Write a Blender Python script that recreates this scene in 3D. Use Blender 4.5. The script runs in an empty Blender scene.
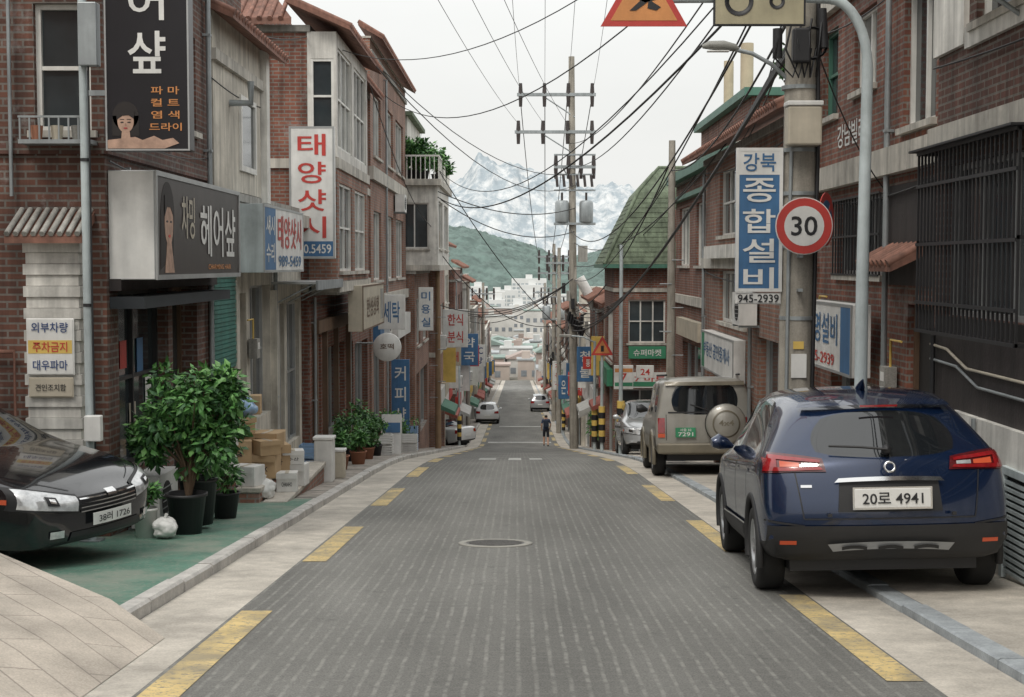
import bpy, bmesh, math, random
from mathutils import Vector, Matrix, noise
from mathutils.bvhtree import BVHTree
random.seed(11)
S = bpy.context.scene
R = math.radians

# ------------------------------------------------------------------ terrain profile
KN = [(-60, 5.1), (0, 0), (30, -2.55), (75, -8.0), (150, -12.8), (250, -18.6), (600, -28), (1000, -50), (2500, -62), (12000, -62)]
def zr0(y):
    for (a, za), (b, zb) in zip(KN, KN[1:]):
        if y <= b:
            return za + (zb - za) * (y - a) / (b - a)
    return KN[-1][1]
def zr(y):
    return sum(zr0(y + d) for d in (-4, -2, 0, 2, 4)) / 5.0

# ------------------------------------------------------------------ materials
def newmat(name):
    m = bpy.data.materials.new(name); m.use_nodes = True
    nt = m.node_tree; b = nt.nodes["Principled BSDF"]
    return m, nt, b
def L(nt, a, b): nt.links.new(a, b)
def mathn(nt, op, a, b=None, c=None):
    n = nt.nodes.new("ShaderNodeMath"); n.operation = op
    for i, v in enumerate((a, b, c)):
        if v is None: continue
        if isinstance(v, (int, float)): n.inputs[i].default_value = v
        else: L(nt, v, n.inputs[i])
    return n.outputs[0]
def noisen(nt, vec, scale, detail=4, rough=.6):
    n = nt.nodes.new("ShaderNodeTexNoise"); n.inputs["Scale"].default_value = scale
    n.inputs["Detail"].default_value = detail; n.inputs["Roughness"].default_value = rough
    L(nt, vec, n.inputs["Vector"]); return n.outputs["Fac"]
def mapr(nt, v, a, b, c, d):
    n = nt.nodes.new("ShaderNodeMapRange"); L(nt, v, n.inputs[0])
    for i, q in enumerate((a, b, c, d)): n.inputs[i + 1].default_value = q
    return n.outputs[0]
def scalev(nt, col, f):
    n = nt.nodes.new("ShaderNodeVectorMath"); n.operation = 'SCALE'
    if isinstance(col, tuple): n.inputs[0].default_value = col[:3]
    else: L(nt, col, n.inputs[0])
    L(nt, f, n.inputs["Scale"]); return n.outputs[0]
def mapping(nt, vec, sc, rz=0.):
    n = nt.nodes.new("ShaderNodeMapping"); n.inputs["Scale"].default_value = sc; n.inputs["Rotation"].default_value = (0, 0, rz)
    L(nt, vec, n.inputs["Vector"]); return n.outputs[0]
def mixc(nt, f, a, b):
    n = nt.nodes.new("ShaderNodeMix"); n.data_type = 'RGBA'
    if isinstance(f, (int, float)): n.inputs[0].default_value = f
    else: L(nt, f, n.inputs[0])
    for i, v in ((6, a), (7, b)):
        if isinstance(v, tuple): n.inputs[i].default_value = (*v[:3], 1)
        else: L(nt, v, n.inputs[i])
    return n.outputs[2]
def bumpn(nt, b, h, strength=.3, dist=.01):
    n = nt.nodes.new("ShaderNodeBump"); n.inputs["Strength"].default_value = strength
    n.inputs["Distance"].default_value = dist
    L(nt, h, n.inputs["Height"]); L(nt, n.outputs[0], b.inputs["Normal"])

def M(name, col, rough=.7, metal=0., var=.15, scale=2.5, streak=0., coat=0., spec=.5, bump=0., fine=0.):
    m, nt, b = newmat(name)
    tc = nt.nodes.new("ShaderNodeTexCoord").outputs["Object"]
    f = mapr(nt, noisen(nt, tc, scale), .3, .7, 1 - var, 1 + var)
    if streak:
        s = mapr(nt, noisen(nt, mapping(nt, tc, (5, 5, .5)), 1.3, 5), .35, .65, 1 - streak, 1.0)
        f = mathn(nt, 'MULTIPLY', f, s)
        f = mathn(nt, 'MULTIPLY', f, mapr(nt, noisen(nt, tc, .9, 8, .75), .50, .68, 1, 1 - streak * .75))
    if fine:
        f = mathn(nt, 'MULTIPLY', f, mapr(nt, noisen(nt, tc, 60, 2), .3, .7, 1 - fine, 1 + fine))
    L(nt, scalev(nt, col, f), b.inputs["Base Color"])
    b.inputs["Roughness"].default_value = rough; b.inputs["Metallic"].default_value = metal
    b.inputs["Coat Weight"].default_value = coat; b.inputs["Coat Roughness"].default_value = .04
    b.inputs["Specular IOR Level"].default_value = spec
    if bump: bumpn(nt, b, noisen(nt, tc, 25, 6), bump, .02)
    return m
def BRICK(name, c1, c2, mortar, bw=.21, rh=.072, ms=.011, streak=.35):
    m, nt, b = newmat(name)
    tc = nt.nodes.new("ShaderNodeTexCoord").outputs["Object"]
    sp = nt.nodes.new("ShaderNodeSeparateXYZ"); L(nt, tc, sp.inputs[0])
    cb = nt.nodes.new("ShaderNodeCombineXYZ")
    L(nt, mathn(nt, 'ADD', sp.outputs[0], sp.outputs[1]), cb.inputs[0]); L(nt, sp.outputs[2], cb.inputs[1])
    br = nt.nodes.new("ShaderNodeTexBrick"); L(nt, cb.outputs[0], br.inputs["Vector"])
    br.inputs["Color1"].default_value = (*c1, 1); br.inputs["Color2"].default_value = (*c2, 1)
    br.inputs["Mortar"].default_value = (*mortar, 1); br.inputs["Scale"].default_value = 1
    br.inputs["Mortar Size"].default_value = ms; br.inputs["Brick Width"].default_value = bw
    br.inputs["Row Height"].default_value = rh; br.inputs["Bias"].default_value = -.1
    f = mapr(nt, noisen(nt, tc, 1.1, 6), .3, .7, .62, 1.2)
    f = mathn(nt, 'MULTIPLY', f, mapr(nt, noisen(nt, mapping(nt, tc, (4, 4, .4)), 1.5, 5), .35, .65, 1 - streak, 1.05))
    col = scalev(nt, br.outputs["Color"], f)
    # pale efflorescence blooms on old brick
    col = mixc(nt, mapr(nt, noisen(nt, tc, 1.7, 8, .75), .56, .74, 0, .4), col, tuple(.35 + .4 * c for c in mortar))
    L(nt, col, b.inputs["Base Color"])
    b.inputs["Roughness"].default_value = .85
    bumpn(nt, b, mathn(nt, 'SUBTRACT', 1.0, br.outputs["Fac"]), .6, .008)
    return m

brick_dk = BRICK("brick_dark", (.11, .048, .034), (.185, .078, .052), (.19, .165, .145), streak=.45)
brick_rd = BRICK("brick_red", (.21, .074, .05), (.29, .112, .072), (.24, .21, .18), streak=.45)
brick_or = BRICK("brick_orange", (.30, .14, .095), (.38, .19, .13), (.30, .27, .24), streak=.4)
brick_br = BRICK("brick_brown", (.105, .05, .038), (.15, .068, .052), (.17, .15, .13), streak=.45)
cream = M("cream_render", (.62, .58, .50), .85, streak=.42, bump=.2)
white_w = M("white_painted_render", (.74, .72, .67), .8, streak=.38, bump=.15)
grey_w = M("grey_cement", (.37, .36, .33), .9, streak=.4, bump=.3, fine=.15)
dk_w = M("dark_painted_wall", (.045, .037, .036), .7, streak=.4, bump=.2)
pink_w = M("pink_render", (.48, .37, .32), .85, streak=.3)
blue_w = M("blue_grey_render", (.3, .38, .42), .85, streak=.3)
band = M("concrete_band", (.58, .55, .49), .85, streak=.42)
trimw = M("white_window_frame", (.72, .71, .67), .5, streak=.15)
alu = M("aluminium_frame", (.42, .43, .43), .4, .5)
wood = M("brown_door_frame", (.15, .09, .055), .6, streak=.3)
green_f = M("green_window_frame", (.075, .19, .14), .5, streak=.25)
glass = M("window_glass", (.035, .045, .05), .07, var=.5, scale=.8, spec=.9)
glass2 = M("curtained_glass", (.22, .23, .22), .15, var=.35, scale=1.3, spec=.8)
dark = M("dark_interior", (.015, .014, .013), .7)
black = M("black_metal", (.02, .02, .022), .5)
rubber = M("black_rubber", (.018, .018, .018), .8)
steel = M("galvanised_steel", (.36, .39, .40), .45, .4, streak=.25)
palepole = M("pale_blue_pole_paint", (.50, .56, .57), .5, streak=.3)
conc = M("pole_concrete", (.38, .35, .30), .9, streak=.4, bump=.25, fine=.1)
concl = M("light_concrete", (.52, .48, .42), .9, var=.25, scale=1.2, bump=.3, fine=.14, streak=.2)
kerbm = M("kerb_stone", (.52, .50, .47), .85, var=.2, scale=3, bump=.2, fine=.12, streak=.2)
kerbb = M("kerb_stone_blue", (.35, .38, .40), .85, var=.25, scale=3, bump=.2, fine=.12, streak=.2)
pav = BRICK("paving_blocks", (.36, .32, .28), (.44, .40, .35), (.22, .2, .18), .22, .11, .008)
tile = M("terracotta_tile", (.25, .12, .085), .75, streak=.4, var=.3, scale=6)
tileg = M("green_roof_shingle", (.16, .20, .135), .9, streak=.4, var=.3, scale=2.2, bump=.3, fine=.2)
teal = M("teal_shutter", (.055, .21, .175), .5, streak=.3)
cardb = M("cardboard", (.44, .31, .18), .85, var=.15)
whitep = M("white_plastic", (.72, .715, .69), .45, streak=.12)
redp = M("red_sign_paint", (.52, .055, .045), .5, streak=.1)
bluep = M("blue_sign_paint", (.06, .165, .33), .5, streak=.25)
navyp = M("navy_sign_paint", (.03, .06, .17), .5)
yelp = M("yellow_sign_paint", (.66, .46, .12), .5)
orap = M("orange_sign_paint", (.64, .27, .09), .5, streak=.15)
blackp = M("black_sign_face", (.012, .011, .014), .35)
brownp = M("brown_sign_face", (.045, .034, .032), .4, streak=.2)
beigep = M("beige_sign_face", (.50, .45, .36), .5, streak=.15)
greenp = M("green_sign_paint", (.045, .22, .12), .5)
olive = M("faded_yellow_sign", (.40, .36, .24), .5, streak=.15)
skinm = M("portrait_skin", (.42, .27, .20), .6, var=.3, scale=9)
hairm = M("hair", (.015, .011, .01), .6)
potm = M("plant_pot_black", (.025, .025, .027), .5)
pott = M("terracotta_pot", (.34, .15, .09), .8)
bark = M("bark", (.12, .08, .05), .9)
lf = [M("leaf_a", (.065, .18, .045), .5, var=.4, scale=5), M("leaf_b", (.13, .29, .08), .45, var=.3, scale=5), M("leaf_c", (.028, .09, .028), .6, var=.3, scale=5)]

def asphalt_mat():
    m, nt, b = newmat("asphalt_road_surface")
    tc = nt.nodes.new("ShaderNodeTexCoord").outputs["Object"]
    sp = nt.nodes.new("ShaderNodeSeparateXYZ"); L(nt, tc, sp.inputs[0])
    wob = mathn(nt, 'MULTIPLY', noisen(nt, tc, 1.5, 2), .035)
    sx = mathn(nt, 'SINE', mathn(nt, 'MULTIPLY', mathn(nt, 'ADD', sp.outputs[0], wob), 2 * math.pi / .095))
    sy = mathn(nt, 'SINE', mathn(nt, 'MULTIPLY', mathn(nt, 'ADD', sp.outputs[1], wob), 2 * math.pi / .17))
    gx = mapr(nt, sx, .45, .95, 0, 1); gy = mapr(nt, sy, .6, .98, 0, 1)
    brk = mapr(nt, noisen(nt, tc, 9, 4), .40, .62, .1, 1)
    brk2 = mapr(nt, noisen(nt, tc, 1.1, 3), .35, .6, .45, 1)
    g = mathn(nt, 'MULTIPLY', mathn(nt, 'MULTIPLY', mathn(nt, 'MAXIMUM', gx, mathn(nt, 'MULTIPLY', gy, .22)), brk), brk2)
    big = mapr(nt, noisen(nt, mapping(nt, tc, (1, .18, 1)), .9, 6), .3, .7, .70, 1.28)
    fine = mapr(nt, noisen(nt, tc, 90, 3, .7), .3, .7, .55, 1.45)
    f = mathn(nt, 'MULTIPLY', big, fine)
    base = scalev(nt, (.155, .153, .142), f)
    spots = mapr(nt, noisen(nt, tc, 3.2, 7, .7), .60, .68, 0, .5)
    base = mixc(nt, spots, base, (.075, .075, .07))
    col = mixc(nt, mathn(nt, 'MULTIPLY', g, .6), base, (.31, .305, .28))
    L(nt, col, b.inputs["Base Color"]); b.inputs["Roughness"].default_value = .88
    h = mathn(nt, 'SUBTRACT', noisen(nt, tc, 90, 3, .7), g)
    bumpn(nt, b, h, .5, .006)
    return m
asph = asphalt_mat()
def worn(name, col, under, thr=.42):
    m, nt, b = newmat(name)
    tc = nt.nodes.new("ShaderNodeTexCoord").outputs["Object"]
    f = mapr(nt, noisen(nt, tc, 22, 8, .75), thr - .07, thr + .03, 0, 1)
    f2 = mapr(nt, noisen(nt, tc, 1.4, 5, .7), .38, .55, .35, 1)
    v = scalev(nt, col, mapr(nt, noisen(nt, tc, 4, 5), .3, .7, .72, 1.12))
    L(nt, mixc(nt, mathn(nt, 'MULTIPLY', f, f2), under, v), b.inputs["Base Color"]); b.inputs["Roughness"].default_value = .75
    return m
yline = worn("worn_yellow_paint", (.62, .47, .21), (.2, .19, .16), .45)
wline = worn("worn_white_paint", (.55, .55, .52), (.16, .16, .16))
greenmat = worn("green_floor_coating", (.095, .21, .155), (.25, .26, .215), .44)
patchm = worn("asphalt_patch_surface", (.085, .085, .082), (.14, .138, .13), .4)
def slabs_mat():
    m, nt, b = newmat("ramp_concrete_slabs")
    tc = nt.nodes.new("ShaderNodeTexCoord").outputs["Object"]
    br = nt.nodes.new("ShaderNodeTexBrick"); L(nt, mapping(nt, tc, (1, 1, 1), R(46)), br.inputs["Vector"])
    br.inputs["Color1"].default_value = (.53, .47, .40, 1); br.inputs["Color2"].default_value = (.46, .41, .35, 1)
    br.inputs["Mortar"].default_value = (.32, .28, .24, 1); br.inputs["Scale"].default_value = 1
    br.inputs["Brick Width"].default_value = 1.1; br.inputs["Row Height"].default_value = .26; br.inputs["Mortar Size"].default_value = .007
    f = mapr(nt, noisen(nt, tc, 2, 7), .3, .7, .70, 1.15)
    f = mathn(nt, 'MULTIPLY', f, mapr(nt, noisen(nt, tc, 70, 2), .3, .7, .85, 1.15))
    L(nt, scalev(nt, br.outputs["Color"], f), b.inputs["Base Color"]); b.inputs["Roughness"].default_value = .9
    bumpn(nt, b, mathn(nt, 'SUBTRACT', noisen(nt, tc, 40, 4), br.outputs["Fac"]), .4, .01)
    return m
slabm = slabs_mat()

# ------------------------------------------------------------------ builder
UP = Vector((0, 0, 1))
class O:
    def __init__(s, name, loc=(0, 0, 0), rot=(0, 0, 0), absolute=False):
        s.name = name; s.loc = Vector(loc); s.rot = rot; s.parts = {}; s.extra = []
        s.off = Vector(loc) if absolute else Vector((0, 0, 0))
    def add(s, part, mat, vs, fs, smooth=False):
        p = s.parts.setdefault(part, dict(v=[], f=[], m=[], mats=[], s=[], bev=0))
        if mat not in p['mats']: p['mats'].append(mat)
        mi = p['mats'].index(mat); n = len(p['v'])
        p['v'] += [Vector(v) - s.off for v in vs]
        for f in fs:
            p['f'].append([n + i for i in f]); p['m'].append(mi); p['s'].append(smooth)
        return p
    def box(s, part, mat, x0, x1, y0, y1, z0, z1, bev=0):
        vs = [(x, y, z) for z in (z0, z1) for y in (y0, y1) for x in (x0, x1)]
        p = s.add(part, mat, vs, [(0, 2, 3, 1), (4, 5, 7, 6), (0, 1, 5, 4), (2, 6, 7, 3), (0, 4, 6, 2), (1, 3, 7, 5)])
        if bev: p['bev'] = bev
    def obox(s, part, mat, c, r, u, w, h, d, bev=0):
        """oriented box: centre c, right r, up u, width, height, depth (along r x u)"""
        c = Vector(c); r = Vector(r).normalized(); u = Vector(u).normalized(); n = r.cross(u)
        vs = [c + r * (a * w / 2) + n * (b * d / 2) + u * (e * h / 2) for e in (-1, 1) for b in (1, -1) for a in (-1, 1)]
        p = s.add(part, mat, vs, [(0, 2, 3, 1), (4, 5, 7, 6), (0, 1, 5, 4), (2, 6, 7, 3), (0, 4, 6, 2), (1, 3, 7, 5)])
        if bev: p['bev'] = bev
    def tube(s, part, mat, pts, r, n=8, caps=True):
        pts = [Vector(p) for p in pts]; k = len(pts)
        rs = r if isinstance(r, (list, tuple)) else [r] * k
        vs = []; fs = []; ref = None
        for i, p in enumerate(pts):
            t = (pts[min(i + 1, k - 1)] - pts[max(i - 1, 0)]).normalized()
            if ref is None:
                ref = Vector((1, 0, 0)) if abs(t.x) < .8 else Vector((0, 1, 0))
            a = (ref - t * ref.dot(t)).normalized(); ref = a; b = t.cross(a)
            for j in range(n):
                an = 2 * math.pi * j / n
                vs.append(p + (a * math.cos(an) + b * math.sin(an)) * rs[i])
        for i in range(k - 1):
            for j in range(n):
                fs.append((i * n + j, i * n + (j + 1) % n, (i + 1) * n + (j + 1) % n, (i + 1) * n + j))
        s.add(part, mat, vs, fs, True)
        if caps:
            s.add(part, mat, vs[:n], [tuple(range(n))[::-1]]); s.add(part, mat, vs[-n:], [tuple(range(n))])
    def cyl(s, part, mat, a, b, r, r2=None, n=20): s.tube(part, mat, [a, b], [r, r if r2 is None else r2], n)
    def lathe(s, part, mat, c, axis, prof, n=28):
        c = Vector(c); ax = Vector(axis).normalized()
        a = (Vector((0, 0, 1)) if abs(ax.z) < .8 else Vector((1, 0, 0))); a = (a - ax * a.dot(ax)).normalized(); b = ax.cross(a)
        vs = []; fs = []
        for (r, h) in prof:
            for j in range(n):
                an = 2 * math.pi * j / n
                vs.append(c + ax * h + (a * math.cos(an) + b * math.sin(an)) * r)
        for i in range(len(prof) - 1):
            for j in range(n):
                fs.append((i * n + j, i * n + (j + 1) % n, (i + 1) * n + (j + 1) % n, (i + 1) * n + j))
        s.add(part, mat, vs, fs, True)
    def prism(s, part, mat, pts, ext):
        pts = [Vector(p) for p in pts]; e = Vector(ext); n = len(pts)
        vs = pts + [p + e for p in pts]
        fs = [tuple(range(n))[::-1], tuple(range(n, 2 * n))] + [(i, (i + 1) % n, n + (i + 1) % n, n + i) for i in range(n)]
        s.add(part, mat, vs, fs)
    def disc(s, part, mat, c, r, u, rad, d, n=32, rx=None):
        c = Vector(c); r = Vector(r).normalized(); u = Vector(u).normalized(); nn = r.cross(u)
        rx = rx or rad
        pts = [c + r * math.cos(2 * math.pi * i / n) * rx + u * math.sin(2 * math.pi * i / n) * rad for i in range(n)]
        s.prism(part, mat, pts, nn * d)
    def text(s, part, mat, st, c, r, w, h, u=UP, d=.004):
        key = st
        if key not in TXT:
            cu = bpy.data.curves.new("t", 'FONT'); cu.body = st; cu.resolution_u = 3; cu.offset = .012
            ob = bpy.data.objects.new("t", cu); S.collection.objects.link(ob)
            dg = bpy.context.evaluated_depsgraph_get(); me = bpy.data.meshes.new_from_object(ob.evaluated_get(dg))
            V = [v.co.copy() for v in me.vertices]; F = [tuple(p.vertices) for p in me.polygons]
            bpy.data.objects.remove(ob); bpy.data.curves.remove(cu); bpy.data.meshes.remove(me)
            TXT[key] = (V, F)
        V, F = TXT[key]
        if not V: return
        x0 = min(v.x for v in V); x1 = max(v.x for v in V); y0 = min(v.y for v in V); y1 = max(v.y for v in V)
        c = Vector(c); r = Vector(r).normalized(); u = Vector(u).normalized(); nn = r.cross(u)
        sx = w / max(x1 - x0, 1e-4); sy = h / max(y1 - y0, 1e-4)
        vs = [c + r * ((v.x - (x0 + x1) / 2) * sx) + u * ((v.y - (y0 + y1) / 2) * sy) + nn * d for v in V]
        s.add(part, mat, vs, F)
    def done(s):
        objs = []
        for pn, p in s.parts.items():
            me = bpy.data.meshes.new(pn); me.from_pydata(p['v'], [], p['f'])
            for m in p['mats']: me.materials.append(m)
            me.polygons.foreach_set("material_index", p['m']); me.polygons.foreach_set("use_smooth", p['s'])
            me.update(); objs.append((pn, me, p['bev']))
        for pn, me in s.extra: objs.append((pn, me, 0))
        single = len(objs) == 1
        root = None
        if not single:
            root = bpy.data.objects.new(s.name, None); S.collection.objects.link(root)
            root.location = s.loc; root.rotation_euler = s.rot; root.empty_display_size = .3
        for pn, me, bev in objs:
            ob = bpy.data.objects.new(s.name if single else pn, me); S.collection.objects.link(ob)
            if single: ob.location = s.loc; ob.rotation_euler = s.rot; root = ob
            else: ob.parent = root
            if bev:
                md = ob.modifiers.new("bevel", 'BEVEL'); md.width = bev; md.segments = 2; md.limit_method = 'ANGLE'
        return root
TXT = {}
RX = Vector((1, 0, 0)); RL = Vector((0, 1, 0)); RR = Vector((0, -1, 0))

# ------------------------------------------------------------------ ground, road, pavements
ys = [-50 + i * 2 for i in range(25)] + [i * 1.0 for i in range(0, 160)] + [160 + i * 5 for i in range(90)] + [610 + i * 50 for i in range(10)] + [1200, 1600, 2000, 2500, 4000, 7000, 12000]
def strip(name, mat, xs, dz, y0=-50, y1=12000):
    o = O(name); yy = [y for y in ys if y0 <= y <= y1]
    if y0 not in yy: yy = [y0] + yy
    if y1 not in yy: yy = yy + [y1]
    vs = [(x, y, zr(y) + (dz[i] if isinstance(dz, (list, tuple)) else dz)) for y in yy for i, x in enumerate(xs)]
    n = len(xs); fs = [(i * n + j, i * n + j + 1, (i + 1) * n + j + 1, (i + 1) * n + j) for i in range(len(yy) - 1) for j in range(n - 1)]
    o.add("surface", mat, vs, fs); return o.done()
groundm = M("ground_earth", (.2, .19, .16), .95, var=.25, scale=.05)
strip("ground", groundm, [-6000, -800, -100, -20, 0, 20, 100, 800, 6000], -.03)
strip("road", asph, [-2.0, 0, 2.24], 0, -50, 245)
strip("gutter", concl, [-2.6, -2.0], 0.0, -50, 245)
strip("gutter", concl, [2.24, 2.74], 0.0, -50, 245)
def kerb(name, mat, xs, dz, y0, y1):
    """individual kerb stones with thin joints and slight misalignment"""
    rnd = random.Random(int(xs[0] * 100)); o = O(name); y = y0
    while y < y1:
        ln = 1.0 if y < 60 else 4.0
        jx = rnd.uniform(-.008, .008); jz = rnd.uniform(-.007, .007); g = .008
        vs = [(x + jx, yy, zr(yy) + d + (jz if d > 0 else 0)) for yy in (y + g, y + ln - g) for x, d in zip(xs, dz)]
        n = len(xs); fs = [(j, j + 1, n + j + 1, n + j) for j in range(n - 1)] + [tuple(range(n))[::-1], tuple(range(n, 2 * n))]
        o.add("kerb_stones", mat, vs, fs); y += ln
    return o.done()
kerb("kerb", kerbm, [-2.73, -2.73, -2.62, -2.60, -2.60], [-.05, .10, .10, .08, -.03], 9.0, 212)
kerb("kerb", kerbb, [2.74, 2.74, 2.76, 2.90, 2.90], [-.03, .05, .06, .06, -.03], -20, 212)
strip("pavement", pav, [-14, -2.73], .092, 19, 245)
strip("pavement", greenmat, [-14, -2.73], .092, 9.0, 19)
strip("pavement", concl, [-14, -2.6], .0, -50, 9.0)
strip("pavement", concl, [2.90, 14], .055, -50, 245)

o = O("yellow_road_marking")
def mark(o, part, mat, x0, x1, y0, y1, dz=.004):
    n = max(1, int((y1 - y0) / 1.0)); vs = []; fs = []
    for i in range(n + 1):
        y = y0 + (y1 - y0) * i / n; vs += [(x0, y, zr(y) + dz), (x1, y, zr(y) + dz)]
    fs = [(2 * i, 2 * i + 1, 2 * i + 3, 2 * i + 2) for i in range(n)]
    o.add(part, mat, vs, fs)
for k in range(-1, 22):
    a = 6.85 + 6.05 * k; mark(o, "left_dashes", yline, -1.97, -1.75, a, a + 3.2)
    a = 7.65 + 6.05 * k; mark(o, "right_dashes", yline, 2.02, 2.22, a, a + 3.2)
o.done()
o = O("white_road_marking")
mark(o, "bar", wline, -1.6, 1.9, 78, 79.2)
mark(o, "crossing_bar", wline, -.9, -.5, 33, 35); mark(o, "crossing_bar", wline, -.2, .1, 32.6, 35); mark(o, "crossing_bar", wline, .3, .6, 33, 34.6)
mark(o, "crossing_bar", wline, -1.2, 1.7, 96, 97)
o.done()
# manhole
o = O("manhole_cover", (-.22, 14.4, zr(14.4)), (-.085, 0, 0))
mcov = M("manhole_iron", (.12, .115, .11), .6, .3, fine=.3)
o.lathe("rim", M("manhole_rim", (.32, .31, .28), .8), (0, 0, 0), (0, 0, 1), [(.38, .002), (.38, .010), (.30, .012), (.30, .006)], 36)
o.lathe("cover", mcov, (0, 0, 0), (0, 0, 1), [(.30, .007), (.001, .007)], 36)
for i in range(-4, 5):
    w = math.sqrt(max(0, .27 ** 2 - (i * .06) ** 2)); o.box("ribs", mcov, -w, w, i * .06 - .012, i * .06 + .012, .006, .014)
o.done()
# slab ramp left foreground
o = O("concrete_ramp")
cols = [(-2.25, 8.95, .004, .004), (-2.75, 9.5, .13, .17), (-4.1, 10.6, .34, .44), (-6, 10.8, .5, .58), (-9, 11.0, .7, .75)]
vs = []; fs = []; nr = 6
for x, yf, hn, hf in cols:
    for i in range(nr + 1):
        t = i / nr; y = 4.0 + (yf - 4.0) * t; vs.append((x, y, zr(y) + hn + (hf - hn) * t))
for c in range(len(cols) - 1):
    for i in range(nr): a = c * (nr + 1) + i; fs.append((a, a + 1, a + nr + 2, a + nr + 1))
top = len(vs)
for x, yf, hn, hf in cols: vs += [(x, yf, zr(yf) + hf), (x, yf, zr(yf) - .4)]
for c in range(len(cols) - 1): a = top + 2 * c; fs.append((a, a + 1, a + 3, a + 2))
o.add("slab", slabm, vs, fs); o.done()

# ------------------------------------------------------------------ building tools
def fbox(o, part, mat, p0, rt, nn, u0, u1, za, zb, d0, d1, bev=0):
    c = Vector((p0[0], p0[1], 0)) + rt * ((u0 + u1) / 2) + nn * ((d0 + d1) / 2); c.z = (za + zb) / 2
    o.obox(part, mat, c, rt, UP, u1 - u0, zb - za, d1 - d0, bev)
def facade(o, mat, p0, p1, z0, z1, wins, part="walls"):
    p0 = Vector((p0[0], p0[1], 0)); p1 = Vector((p1[0], p1[1], 0)); Ln = (p1 - p0).length
    rt = (p1 - p0).normalized(); nn = rt.cross(UP)
    wins = [w for w in wins if w[0] > .01 and w[1] < Ln - .01 and w[3] < z1 and w[1] > w[0]]
    us = sorted({0, Ln} | {w[0] for w in wins} | {w[1] for w in wins})
    zs = sorted({z0, z1} | {max(w[2], z0) for w in wins} | {w[3] for w in wins})
    def pt(u, z, d=0): return p0 + rt * u + nn * d + Vector((0, 0, z))
    vs = []; fs = []
    for i in range(len(us) - 1):
        for j in range(len(zs) - 1):
            uc = (us[i] + us[i + 1]) / 2; zc = (zs[j] + zs[j + 1]) / 2
            if any(w[0] < uc < w[1] and w[2] < zc < w[3] for w in wins): continue
            k = len(vs); vs += [pt(us[i], zs[j]), pt(us[i + 1], zs[j]), pt(us[i + 1], zs[j + 1]), pt(us[i], zs[j + 1])]
            fs.append((k, k + 1, k + 2, k + 3))
    o.add(part, mat, vs, fs)
    for w in wins:
        u0, u1, a, b = w[:4]; st = dict(fr=trimw, gl=glass, nu=2, nz=1, rec=.12, sill=True, bars=0, fw=.05)
        if len(w) > 4: st.update(w[4])
        a = max(a, z0); rec = st['rec']
        q = [pt(u0, a), pt(u1, a), pt(u1, b), pt(u0, b)]; q2 = [pt(u0, a, -rec - .03), pt(u1, a, -rec - .03), pt(u1, b, -rec - .03), pt(u0, b, -rec - .03)]
        o.add("reveals", mat, q + q2, [(0, 1, 5, 4), (1, 2, 6, 5), (2, 3, 7, 6), (3, 0, 4, 7)])
        gls = st['gl']; fw = st['fw']; fr = st['fr']
        F = lambda pn, m, *a_: fbox(o, pn, m, p0, rt, nn, *a_)
        F("window_glass", gls, u0, u1, a, b, -rec - .02, -rec)
        F("window_frames", fr, u0, u0 + fw, a, b, -rec + .001, -rec + .05); F("window_frames", fr, u1 - fw, u1, a, b, -rec + .001, -rec + .05)
        F("window_frames", fr, u0 + fw, u1 - fw, a, a + fw, -rec + .001, -rec + .047); F("window_frames", fr, u0 + fw, u1 - fw, b - fw, b, -rec + .001, -rec + .047)
        for i in range(1, st['nu']):
            u = u0 + (u1 - u0) * i / st['nu']; F("window_frames", fr, u - fw * .45, u + fw * .45, a + fw, b - fw, -rec + .001, -rec + .043)
        for i in range(1, st['nz']):
            z = a + (b - a) * i / st['nz']; F("window_frames", fr, u0 + fw, u1 - fw, z - fw * .4, z + fw * .4, -rec + .001, -rec + .039)
        if st['sill']: F("sills", band, u0 - .06, u1 + .06, a - .07, a - .002, -.02, .07)
        if st['bars']:
            n = st['bars']; bm = st.get('bm', black)
            for i in range(n + 1):
                u = u0 + (u1 - u0) * i / n; F("security_bars", bm, u - .01, u + .01, a, b, .05, .07)
            for z in (a, (a + b) / 2, b): F("security_bars", bm, u0 - .02, u1 + .02, z - .012, z + .012, .071, .085)
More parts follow.
